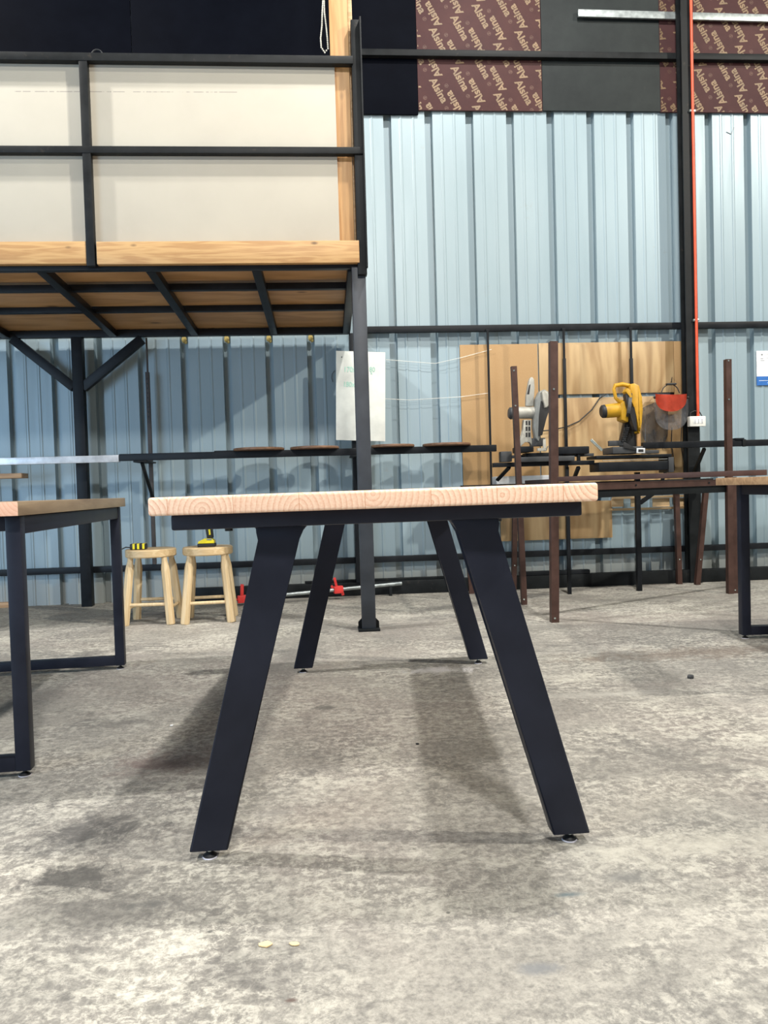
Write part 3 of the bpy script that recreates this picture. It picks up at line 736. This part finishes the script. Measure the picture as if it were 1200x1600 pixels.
def loop_table(name, label, O, rotz, length, width, ztop, thick, tube, top_mat, foot_sides, side=1, over=.03, rail=.05, ends=(.04, .04), top_extra=None):
    """table on two closed rectangular tube frames; local origin at one near corner of the frames,
    x to `side`, y away"""
    T = thing(name, label, 'table', O, rotz)
    L = wm(T)
    def lk(n, mb, mat, par=T): mb.bm.transform(L); return link(n, mb, mat, par)
    s = side
    def bx(x0, x1, y0, y1, z0, z1, bev=.004): return MB().box((min(s*x0, s*x1), y0, z0), (max(s*x0, s*x1), y1, z1), bev)
    tm = MB().box((min(-s*over, s*(width+over)), -ends[0], ztop-thick), (max(-s*over, s*(width+over)), length+ends[1], ztop), .002)
    lk('tabletop', tm, top_mat)
    zt = ztop-thick-.001; f0 = .017
    for y in (0, length-tube):
        lk('leg', bx(0, tube, y, y+tube, f0, zt), 'black'); lk('leg', bx(width-tube, width, y, y+tube, f0, zt), 'black')
        lk('foot_bar', bx(tube-.001, width-tube+.001, y+.0005, y+tube-.0005, f0+.0005, f0+tube), 'black')
        lk('top_bar', bx(tube-.001, width-tube+.001, y+.0005, y+tube-.0005, zt-tube, zt-.0005), 'black')
        for x in (.022, width-.022):
            m = MB().lathe([(.0155, 0), (.016, .002), (.0105, .007), (.005, .010), (.005, .0175)], 18, Matrix.Translation((s*x, y+tube/2, .0005)))
            lk('levelling_foot', m, 'blackpl')
            lk('felt_pad', MB().lathe([(.0165, 0), (.0165, .0018)], 18, Matrix.Translation((s*x, y+tube/2, 0))), 'felt')
    for x in (.003, width-.003-.03):
        lk('side_rail', bx(x, x+.03, tube-.001, length-tube+.001, zt-rail, zt-.0005), 'black')
    return T
# left table: right-hand frame edge runs from the near foot to the far foot
nf, ff = fl(53, 1210), fl(197, 1044)
rz = math.atan2(-(ff.x-nf.x), ff.y-nf.y)
O = V((nf.x, nf.y-.02, 0))
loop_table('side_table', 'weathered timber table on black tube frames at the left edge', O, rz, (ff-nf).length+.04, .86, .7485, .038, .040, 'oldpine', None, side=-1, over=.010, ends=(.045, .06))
# right table
nf = fl(1167, 997); rz = -math.radians(4); LT = 1.15
O = nf - Matrix.Rotation(rz, 3, 'Z') @ V((.03, LT-.021, 0))
loop_table('side_table', 'brown timber table on a black tube frame at the right edge', O, rz, LT, .86, .7605, .034, .042, 'plank', None, side=1, over=.083, ends=(.05, .03), rail=.045)

# ------------------------------------------------------------------ stools
def stool(cx_, cy_, rot, hgt, label):
    T = thing('wooden_stool', label, 'stool', (cx_, cy_, 0), rot, 'wooden stools by the wall')
    L = wm(T)
    def lk(n, mb, mat): mb.bm.transform(L); return link(n, mb, mat, T)
    rs = .147
    lk('seat', MB().lathe([(rs-.006, hgt-.047), (rs, hgt-.041), (rs, hgt-.006), (rs-.006, hgt)], 48), 'stool_seat')
    feet = {}
    for sx in (-1, 1):
        for sy in (-1, 1):
            a = V((sx*.134, sy*.120, 0)); b = V((sx*.098, sy*.080, hgt-.046))
            m = MB(); d = (b-a)
            pts = [a, a+d*.02, a+d*.80, a+d*.86, a+d*.94, b]
            m.tube(pts, [.023, .026, .0255, .023, .017, .016], 8)
            lk('leg', m, 'stool'); feet[(sx, sy)] = (a, d)
    def on(sx, sy, f): a, d = feet[(sx, sy)]; return a+d*f
    for sy, f in ((-1, .30), (1, .31)): lk('rung', MB().tube([on(-1, sy, f), on(1, sy, f)], .010, 10), 'stool')
    for sx in (-1, 1):
        p, q = on(sx, -1, .24), on(sx, 1, .24); dd = (q-p).normalized()*.03
        lk('rung', MB().tube([p, q+dd], .010, 10), 'stool')
    return T
s1a, s1b = fl(200, 967), fl(263, 971)
s2a, s2b = fl(290, 970), fl(357, 966)
c1 = (at(232, 860, 4.62)); c2 = at(323, 858, 4.62)
stool(c1.x, 4.68, -.05, .440, 'pale round wooden stool with the tape measure on it')
stool(c2.x, 4.66, .06, .443, 'pale round wooden stool with the yellow drill on it')
# tape measure
p = at(217, 854, 4.62); zt = .4405
tp = thing('tape_measure', 'black and yellow tape measure with a black strap lying on the left stool', 'tape measure', (p.x, 4.62, zt))
link('case', MB().box((p.x-.048, 4.59, zt), (p.x+.046, 4.65, zt+.036), .010), 'blackpl', tp)
for dx in (-.030, -.004, .026): link('grip_band', MB().box((p.x+dx, 4.5885, zt+.004), (p.x+dx+.013, 4.6515, zt+.0365), .002), 'yellow2', tp)
a = V((p.x-.045, 4.62, zt+.012)); link('wrist_strap', MB().tube([a, a+V((-.03, 0, .004)), a+V((-.06, -.02, -.010)), a+V((-.082, -.03, -.030))], .0035, 8), 'blackpl', tp)
# cordless drill standing on its battery
p = at(324, 851, 4.64); zt = .4435; x = p.x; y = 4.63
dr = thing('cordless_drill', 'yellow and black cordless drill standing on its battery on the right stool', 'drill', (x, y, zt))
link('battery', MB().box((x-.052, y-.04, zt), (x+.050, y+.04, zt+.020), .006), 'blackpl', dr)
link('battery_cover', MB().prism([(x-.050, y-.036, zt+.0205), (x+.048, y-.036, zt+.0205), (x+.046, y-.036, zt+.036), (x+.030, y-.036, zt+.050), (x-.010, y-.036, zt+.050), (x-.046, y-.036, zt+.034)], (0, .072, 0), .004), 'yellow2', dr)
link('grip', MB().prism([(x+.002, y-.018, zt+.0505), (x+.040, y-.018, zt+.0505), (x+.034, y-.018, zt+.13), (x+.030, y-.018, zt+.16), (x-.012, y-.018, zt+.16), (x-.006, y-.018, zt+.12)], (0, .036, 0), .006), 'blackpl', dr)
link('grip_stripe', MB().prism([(x+.016, y-.0195, zt+.07), (x+.026, y-.0195, zt+.07), (x+.022, y-.0195, zt+.125), (x+.012, y-.0195, zt+.125)], (0, .039, 0)), 'yellow2', dr)
link('motor_housing', MB().prism([(x-.075, y-.028, zt+.1605), (x+.055, y-.028, zt+.1605), (x+.070, y-.028, zt+.175), (x+.068, y-.028, zt+.215), (x+.05, y-.028, zt+.228), (x-.075, y-.028, zt+.222)], (0, .056, 0), .01), 'yellow2', dr)
link('chuck', MB().tube([(x-.076, y, zt+.192), (x-.10, y, zt+.192), (x-.125, y, zt+.192)], [.024, .023, .014], 16), 'blackpl', dr)
link('belt_plate', MB().box((x+.005, y-.039, zt+.0405), (x+.034, y-.0365, zt+.049)), 'chrome', dr)

# ------------------------------------------------------------------ pipe clamp on the floor
a, b = fl(378, 941), at(627, 911, 5.44)
A_ = V((a.x, 5.25, .045)); B_ = V((at(627, 911, 5.42).x, 5.40, at(627, 911, 5.42).z))
A_ = V((at(378, 936, 5.2).x, 5.2, at(378, 936, 5.2).z)); A_.z = max(A_.z, .03)
cl = thing('pipe_clamp', 'long galvanised pipe clamp with red jaws propped near the foot of the wall', 'clamp', (A_.x, A_.y, 0))
d = (B_-A_).normalized()
link('pipe', MB().tube([A_, B_], .013, 14), 'galv', cl)
j = at(528, 921, 5.32); s_ = (j.x-A_.x)/d.x; J = A_+d*s_
hd = MB().bar(J-d*.03, J+d*.035, .05, .05, .006)
hd.bar(J+V((-.005, 0, 0)), J+V((-.022, -.01, .085)), .018, .018, .004).bar(J+V((.02, 0, .02)), J+V((.035, 0, -.04)), .02, .03, .004).bar(J+V((-.02, 0, -.02)), J+V((-.045, 0, .03)), .016, .02, .003)
link('sliding_jaw', hd, 'red', cl)
hd = MB().bar(A_-d*.03, A_+d*.03, .05, .045, .006).bar(A_+V((0, 0, 0)), A_+V((.005, 0, .10)), .022, .022, .004)
link('fixed_jaw', hd, 'red', cl)
p = A_-d*.05; link('screw_handle', MB().tube([A_-d*.03, A_-d*.10], .008, 10).tube([A_-d*.10+V((0, 0, -.024)), A_-d*.10+V((0, 0, .03))], .006, 8), 'red', cl)
link('stand_foot', MB().box((B_.x-.09, B_.y-.02, 0), (B_.x-.07, B_.y+.02, B_.z-.012), .002), 'steel_worn', cl)

# ------------------------------------------------------------------ brown steel work
def holes(parent, P, Q, n, ref=0):
    for i in range(n):
        q = P.lerp(Q, (i+.5)/n)
def post(par, bot, ztop, pxtop, w_, th_=.004, dx=0.0, marks=()):
    Y = bot.y; tpx = at(pxtop[0], pxtop[1], Y)
    P = V((bot.x, Y, 0)); Q = V((tpx.x, Y, tpx.z))
    o = link('post', MB().angle(P, Q, w_, th_), 'brown', par)
    for my in marks:
        z = at(pxtop[0], my, Y).z; q = P.lerp(Q, (z-P.z)/(Q.z-P.z))
        link('bolt_or_hole', MB().lathe([(.0055, -.0), (.0055, .003)], 8, Matrix.Translation((q.x-.004, Y-.0005, z)) @ UPR), 'chrome', o)  # pale discs stand in for holes the bright wall shows through
    return P, Q
pa_, pb_ = fl(868, 973), fl(820, 945)
rk = thing('shelving_frame', 'brown steel frame of tall angle posts standing unfinished behind the pine table', 'frame', (pa_.x, pa_.y, 0))
PA = post(rk, pa_, 0, (866, 533), .042, .005, marks=(608, 966))
PB = post(rk, pb_, 0, (803.5, 572), .034, .004, marks=(579, 634, 937))
pg_ = fl(1143, 928)
PG = post(rk, pg_, 0, (1139, 561), .037, .004, marks=(563.5, 624))
q = fl(1151, 927.5); post(rk, V((q.x, q.y+.012, 0)), 0, (1147, 745), .037, .004, marks=(922,))
za = .752
def rail_(P, Q, h_=.035, mat='brown', z0=None, ref=(0, 0, 1), nm='rail'): return link(nm, MB().bar(P, Q, .004, h_, 0, ref=ref), mat, rk)
zr0, zr1 = .700, .765
a, b = V((pa_.x+.02, pa_.y+.030, .765)), V((PB[0].lerp(PB[1], .5).x+.02, pb_.y+.002, .765))
link('side_rail', MB().angle(a-V((0, 0, .02)), b-V((0, 0, .02)), .038, .004, ref=(0, 0, 1)), 'brown', rk)
a = V((pa_.x+.015, pa_.y+.028, .735)); b = V((pg_.x+.01, pg_.y+.020, .735))
lr = link('long_rail', MB().bar(a, b, .004, .040, ref=(0, 0, 1)).bar(a+V((0, .014, .018)), b+V((0, .014, .018)), .034, .004, ref=(0, 0, 1)), 'brown', rk)
link('lower_channel', MB().bar(a+V((0, .03, -.043)), b+V((0, .03, -.043)), .03, .045, .003, ref=(0, 0, 1)), 'steel_worn', rk)
for s_ in (.42, .86):
    q = a.lerp(b, s_); link('bolt_or_hole', MB().lathe([(.006, 0), (.006, .006)], 8, Matrix.Translation(q+V((0, -.003, 0))) @ UPR), 'steel_worn', rk)
# trestle behind it
pc_, pd_, pe_, pf_ = fl(803, 916), fl(735, 926), fl(1063, 912), fl(1091, 914)
tr = thing('trestle_stand', 'low brown steel trestle with splayed legs nearest the wall, behind the tall posts', 'trestle', (pd_.x+.4, pd_.y, 0))
pc_ = V((pc_.x, 5.40, 0)); 
for bot, tpx in ((V((at(803, 905, 5.40).x, 5.40, 0)), (806, 760)), (V((pd_.x, 5.33, 0)), (726, 792)), (V((at(1063, 912, 5.40).x, 5.40, 0)), (1058, 760)), (V((at(1091, 912, 5.33).x, 5.33, 0)), (1105, 760))):
    tq = at(tpx[0], tpx[1], bot.y); ztp = .73
    dd = V((tq.x-bot.x, 0, tq.z)); dd = dd*(ztp/dd.z)
    o = link('leg', MB().angle(bot, bot+dd, .034, .004), 'brown', tr)
    link('bolt_or_hole', MB().lathe([(.005, 0), (.005, .003)], 8, Matrix.Translation((bot.x+dd.x*.25, bot.y, dd.z*.25)) @ UPR), 'chrome', o)
link('top_rail', MB().box((at(722, 760, 5.36).x, 5.315, .731), (at(1110, 760, 5.36).x, 5.345, .765), .002), 'steel_worn', tr)
link('top_rail', MB().box((at(722, 760, 5.36).x, 5.395, .731), (at(1110, 760, 5.4).x, 5.435, .765), .002), 'steel_worn', tr)
# white board lying across, seen edge on
a, b = at(774, 757, 5.0), at(900, 743, 5.0)
one('white_board', MB().box((at(776, 750, 5.3).x, 5.30, .766), (at(868, 750, 5.3).x, 5.45, .820), .002), 'paper', 'white slab lying flat on the low trestle, its edge seen just behind the pine table', 'board')
# long brown angle resting from the frame to the right table
a, b = at(872, 748.8, 4.035), at(1198, 738.2, 3.42)
one('angle_iron', MB().bar(a, b, .03, .026, .001, ref=(0, 0, 1)), 'brown', 'long brown steel angle lying level from the tall post to the right-hand table', 'steel bar')

# ------------------------------------------------------------------ saw stand and mitre saws
SY = 5.12
def P(px, py, Y=SY): return at(px, py, Y)
def Bx(px0, py0, px1, py1, Y0, Y1, bev=.002):
    a, b = at(px0, py1, Y0), at(px1, py0, Y0); return MB().box((a.x, Y0, a.z), (b.x, Y1, b.z), bev)
def Poly(pts, Y, t_, bev=.002): return MB().prism([at(x, y, Y) for x, y in pts], (0, t_, 0), bev)
sx0 = P(770, 720)
ss = thing('saw_stand', 'black steel saw stand with long rails under the grey mitre saw', 'stand', (P(830, 760).x, SY, 0))
link('main_rail', Bx(772, 719, 929, 730, SY-.03, SY+.03), 'steel_black', ss)
link('upper_rail', Bx(800, 708, 928, 716, SY+.04, SY+.08), 'darkgrey', ss)
link('end_roller', Bx(862, 697, 921, 710, SY-.03, SY+.03, .006), 'steel_black', ss)
link('roller_bracket', Bx(873, 709.5, 880, 720, SY-.015, SY+.015), 'steel_black', ss)
link('roller_bracket', Bx(903, 709.5, 907, 720, SY-.015, SY+.015), 'steel_black', ss)
link('saw_mount', Bx(822, 707, 862, 719, SY-.05, SY+.05), 'steel_black', ss)
link('clamp_block', Bx(783, 705, 800, 722, SY-.04, SY+.03, .005), 'darkgrey', ss)
a = P(885, 730, 5.14); x_ = a.x
link('leg', MB().box((x_-.012, 5.12, 0), (x_+.012, 5.144, a.z), .002), 'steel_black', ss)
a = P(796, 730); link('diagonal_brace', MB().bar(a, P(777, 750, 5.27), .024, .02, .003), 'steel_black', ss)
a = P(904, 730); link('diagonal_brace', MB().bar(a, P(896, 750, 5.27), .024, .02, .003), 'steel_black', ss)
link('saw_tray', Bx(812, 712, 898, 722, SY-.10, SY-.031, .003), 'darkgrey', ss)
# grey saw
gs = thing('mitre_saw', 'old grey mitre saw with a tall handle on the black stand', 'mitre saw', (P(830, 706).x, SY, P(830, 706).z))
link('saw_base', Bx(812, 697, 834, 706.5, SY-.11, SY+.09, .004), 'steel_black', gs)
link('motor', MB().tube([P(803, 645), P(806, 645), P(832, 645), P(840, 645)], [.030, .040, .041, .038], 24), 'greycast', gs)
link('motor_cap', MB().tube([P(794.5, 646), P(797, 646), P(803, 645.3)], [.030, .041, .040], 24), 'darkgrey', gs)
link('collar', MB().tube([P(840.5, 645), P(842.5, 645)], [.036, .036], 24), 'greycast', gs)
m = Poly([(822, 634.5), (834, 634.5), (835.5, 606), (835, 593), (832, 589), (829, 589.5), (826.5, 595), (822.5, 620)], SY-.018, .036, .006)
hn = link('handle', m, 'greycast', gs)
link('trigger', Poly([(823.5, 616), (827, 616), (829, 600), (826.5, 602)], SY-.0195, .039, .001), 'blackpl', hn)
m = MB()
arm = [(818, 656), (830.5, 656), (829.5, 675), (829.5, 684), (833, 694), (831, 697), (828, 690), (820, 690), (815, 697), (811.5, 697), (811.5, 689), (816, 681), (818, 672)]
m = Poly(arm, SY-.02, .04, .003); ar = link('arm', m, 'greycast', gs)
for yy in (661, 670, 679.5):
    for xx in (821.5, 825.8): link('recess', Bx(xx, yy-3.5, xx+2.6, yy+3.2, SY-.0215, SY-.0195, 0), 'blackpl', ar)
# blade guard: a fat disc seen nearly edge on, with a dark opening
cg = P(849, 646); 
def disc(c, ry, rz_, t_, lean, n=28, x_off=0, a0=0, a1=2*PI):
    pts = []
    for k in range(n):
        q = a0+(a1-a0)*k/(n-1 if a1-a0 < 6.2 else n)
        pts.append(V((x_off + lean*math.cos(q)*.0, math.sin(q)*ry, math.cos(q)*rz_)))
    return pts
def guard(c, R, thick, yaw, lean, a0, a1, mat, par, nm, n=26):
    Rm = Matrix.Translation(c) @ Matrix.Rotation(yaw, 4, 'Z') @ Matrix.Rotation(lean, 4, 'Y')
    pts = [V((-thick/2, -math.cos(a0+(a1-a0)*k/n)*R, math.sin(a0+(a1-a0)*k/n)*R)) for k in range(n+1)]
    if a1-a0 > 6.2: pts = pts[:-1]
    m = MB().prism([Rm @ q for q in pts], Rm.to_3x3() @ V((thick, 0, 0)), .004)
    return link(nm, m, mat, par)
link('blade_guard', Poly([(837, 642), (838, 623), (844, 611), (851, 608), (857, 612), (861, 622), (862, 632), (853, 640), (850, 656), (846, 676), (842, 690), (837, 684), (834.5, 668), (835, 652)], SY-.06, .07, .008), 'greyguard', gs)
link('guard_cover', Poly([(846.5, 612), (851, 609.5), (856, 613), (860.5, 623), (861.3, 631), (854, 636), (851.5, 638), (848.5, 624)], SY-.10, .045, .008), 'greycast', gs)
link('dust_chute', Poly([(846.5, 626), (851, 639), (861, 633.5), (853.5, 655), (847.5, 680), (842.5, 681), (843.5, 650)], SY-.085, .04, .003), 'blackpl', gs)
guard(P(839.5, 668), .060, .022, -.20, -.12, PI, 2*PI, 'darkgrey', gs, 'lower_guard')
link('pivot_block', Bx(832, 684, 852, 697, SY-.03, SY+.05, .004), 'darkgrey', gs)
link('fence_clamp', Bx(849, 686, 853, 705, SY-.07, SY-.055).box(P(840, 704.5, SY-.08), P(853, 700, SY-.08)+V((0, .02, 0))), 'greycast', gs)
link('adjuster_screw', MB().tube([P(853, 704, SY-.07), P(856, 697, SY-.09)], .004, 8), 'chrome', gs)
# frame grid under the saw
# yellow saw on its own stand
sb = thing('saw_stand', 'black folding saw bench carrying the yellow mitre saw', 'stand', (P(990, 760).x, SY, 0))
link('bench_top', Bx(932, 709, 1050, 717, SY-.10, SY+.10, .004), 'steel_black', sb)
link('bench_body', Bx(936, 719.5, 1044, 737, SY-.11, SY+.08, .006), 'steel_black', sb)
link('edge_strip', Bx(942, 717.3, 1043, 719.2, SY-.105, SY-.095, 0), 'greyguard', sb)
link('end_plate', Bx(1045, 714, 1053, 738, SY-.10, SY+.06, .004), 'darkgrey', sb)
a = P(995, 738, 5.16); x_ = a.x
link('pedestal', MB().box((x_-.016, 5.14, 0), (x_+.016, 5.172, a.z), .002), 'steel_black', sb)
link('diagonal_brace', MB().bar(P(1029, 765, 5.15), P(1000, 786, 5.15), .028, .02, .003), 'steel_black', sb)
link('diagonal_brace', MB().bar(P(1040, 738, 5.15), P(1027, 768, 5.15), .020, .02, .003), 'steel_black', sb)
ys = thing('mitre_saw', 'yellow mitre saw with black motor end cap on the saw bench', 'mitre saw', (P(985, 709).x, SY, P(985, 709).z))
link('turntable', Bx(958, 697, 1005, 709, SY-.12, SY+.08, .006), 'darkgrey', ys)
link('fence', Bx(952, 688, 978, 697, SY+.01, SY+.04, .003), 'darkgrey', ys)
link('fence', Bx(1004, 703.0, 1030, 709, SY+.01, SY+.04, .003), 'darkgrey', ys)
link('detent_arm', Poly([(975, 690), (990, 699), (1000, 702), (1000, 705), (975, 700)], SY-.13, .012, .002), 'blackpl', ys)
link('clamp_lever', MB().bar(P(923, 687, SY-.05), P(941, 704, SY-.05), .018, .008, .002), 'chrome', ys)
fr_ = Poly([(995, 700), (1008, 700), (1008, 708), (995, 708)], SY-.135, .010, .001); link('release_tab', fr_, 'alu', ys)
link('tab_opening', Poly([(997.5, 702), (1005.5, 702), (1005.5, 706), (997.5, 706)], SY-.137, .003, 0), 'blackpl', ys)
link('arm', Poly([(978, 655), (992, 655), (996, 698), (972, 700), (970, 690)], SY+.02, .05, .006), 'blackpl', ys)
m = MB(); 
sp = [P(974+ (k/40)*8 + 0, 690-k*.55, SY-.0) + V((.018*math.cos(k*1.25), .018*math.sin(k*1.25), 0)) for k in range(40)]
link('return_spring', MB().tube(sp, .0035, 6), 'blackpl', ys)
link('motor', MB().tube([P(944, 642.5), P(948, 642.5), P(972, 640), (P(976, 640))], [.044, .047, .050, .052], 26), 'yellow', ys)
link('motor_cap', MB().tube([P(939, 643.5), P(941, 643.3), P(945, 642.7)], [.034, .044, .046], 26), 'blackpl', ys)
link('gear_housing', Poly([(970, 630), (979, 624), (983, 640), (982, 660), (972, 656)], SY-.05, .10, .008), 'yellow', ys)
# d-handle
hp = [P(x, y, SY-.02) for x, y in ((984, 603), (972, 600.5), (961, 602.5), (959, 608), (962, 622), (967, 627), (976, 628.5), (983, 628))]
link('handle', MB().tube(hp, [.014, .015, .014, .011, .012, .013, .014, .012], 12), 'yellow', ys)
guard(P(981, 640), .120, .022, -.30, .14, -.3, PI+.9, 'darkgrey', ys, 'blade_guard')
m = Poly([(985, 600), (992, 598.5), (999, 602), (1003, 620), (1005, 640), (1003, 660), (1000, 677), (998, 676), (995.5, 655), (990, 630), (985, 612)], SY-.06, .09, .010)
link('upper_guard', m, 'yellow', ys)
link('guard_slot', Poly([(977, 616), (984, 612), (990, 631), (994, 652), (996, 674), (992, 672), (987, 655), (980, 632)], SY-.085, .05, .004), 'blackpl', ys)
link('guard_brow', Poly([(977, 612), (980, 606), (985, 609), (992, 634), (990, 636), (984, 618)], SY-.095, .06, .004), 'yellow', ys)
link('belt_post', Bx(996, 676, 1001, 698, SY+.0, SY+.03, .003), 'timber_z', ys)
# cable on the ply
pts = [P(845, 673.5, 5.54), P(862, 672, 5.55), P(885, 667, 5.555), P(905, 658, 5.56), P(925, 640, 5.565), P(937, 622, 5.568), P(945, 617, 5.568)]
one('power_cable', MB().tube(pts, .0045, 8), 'blackpl', 'black power cable rising across the plywood between the two saws', 'cable')
pts = [P(1050, 668, 5.545), P(1049, 690, 5.55), P(1052, 712, 5.55), P(1054, 735, 5.56)]
one('power_cable', MB().tube(pts, .0035, 8), 'blackpl', 'thin black cable hanging below the face shield', 'cable')
pts = [P(1066, 640, 5.56), P(1064, 690, 5.56), P(1068, 720, 5.56), P(1075, 740, 5.53)]
one('power_cable', MB().tube(pts, .003, 8), 'blackpl', 'thin black cable hanging beside the steel column', 'cable')

# ------------------------------------------------------------------ face shield
FY_ = 5.43
c = P(1047, 628, FY_)
fs = thing('face_shield', 'face shield with orange-red brow guard and scratched clear visor hanging by the column', 'face shield', c-V((0, 0, .16)))
def arc_shell(px0, px1, f_top, f_bot, depth, n=24, Y=FY_):
    m = MB(); rows = []
    for j in range(9):
        row = []
        for k in range(n+1):
            t_ = k/n; a_ = PI*t_; px = (px0+px1)/2 - math.cos(a_)*(px1-px0)/2
            yt, yb = f_top(t_), f_bot(t_); py = yt+(yb-yt)*j/8
            q = at(px, py, Y - math.sin(a_)*depth)
            # keep the projected outline on the chord plane
            row.append(m.bm.verts.new(q))
        rows.append(row)
    for a, b in zip(rows, rows[1:]):
        for k in range(n): m.bm.faces.new((a[k], a[k+1], b[k+1], b[k]))
    bmesh.ops.solidify(m.bm, geom=m.bm.faces[:], thickness=.002)
    return m
link('brow_guard', arc_shell(1024, 1073, lambda t_: 615+math.sin(PI*t_)*1.5, lambda t_: 617+26*math.sin(PI*t_)**.65, .10), 'orange', fs)
link('visor', arc_shell(1022, 1076, lambda t_: 621+math.sin(PI*t_)*6, lambda t_: 622+50*max(0, math.sin(PI*t_))**.45, .07, Y=FY_+.015), 'visor', fs)
hb = [P(1033+k*3.2, 614-14*math.sin(PI*k/9)**.6, FY_) for k in range(10)]
link('headband', MB().tube(hb, .004, 8), 'blackpl', fs)
link('ratchet_knob', MB().bar(P(1041, 600.5, FY_), P(1056, 600, FY_), .014, .03, .004), 'blackpl', fs)
for px in (1023, 1075): link('pivot_knob', MB().ball(P(px, 621, FY_), .010), 'blackpl', fs)
link('hanging_hook', MB().tube([P(1049, 597, FY_), P(1049.5, 592, 5.50), P(1050, 590, 5.575)], .003, 8), 'steel_black', fs)
# second, darker visor hanging behind it
M['dark_visor'] = M['visor'].copy(); M['dark_visor'].node_tree.nodes['Principled BSDF'].inputs['Alpha'].default_value = .72
for e_ in [n for n in M['dark_visor'].node_tree.nodes if n.type == 'VALTORGB'][0].color_ramp.elements: e_.color = tuple(x*.35 for x in e_.color[:3])+(1,)
f2 = thing('dark_visor', 'dark smoked visor hanging behind the face shield, lower left of it', 'face shield', P(1025, 695, 5.47))
link('visor', arc_shell(1003, 1044, lambda t_: 640-22*t_+(0 if t_ > .0 else 0), lambda t_: 664+32*max(0, math.sin(PI*t_))**.5, .05, Y=5.50), M['dark_visor'], f2)

# ------------------------------------------------------------------ small things on the floor
p = fl(1079, 1060)
one('steel_nut', MB().lathe([(.011, 0), (.013, .003), (.013, .010), (.010, .013)], 6, Matrix.Translation((p.x, p.y, 0))), 'darkgrey', 'dark steel nut lying alone on the concrete at the right', 'nut')
for i, (px, py, s_, lab) in enumerate(((415, 1477, .018, 'cream wood shaving on the concrete in front of the table, left of its pair'), (460, 1476, .012, 'small cream wood chip on the concrete, right of its pair'))):
    p = fl(px, py); m = MB(); pts = []
    for k in range(9):
        q = 2*PI*k/9; rr = s_*(.55+.3*random.random()); pts.append((p.x+math.cos(q)*rr, p.y+math.sin(q)*rr*.7, .0008))
    m.prism(pts, (0, 0, .0016)); one('wood_chip', m, 'chip' if 'chip' in M else 'stool_seat', lab, 'wood chip', 'wood chips on the floor')
for px, py, mat, lab in ((268, 1134, 'paper', 'tiny white scrap on the shaded concrete left of the front leg'), (652, 1163, 'blackpl', 'tiny dark crumb on the concrete between the front legs')):
    p = fl(px, py); one('scrap', MB().box((p.x-.004, p.y-.005, .0005), (p.x+.005, p.y+.005, .003), .0008), mat, lab, 'scrap')
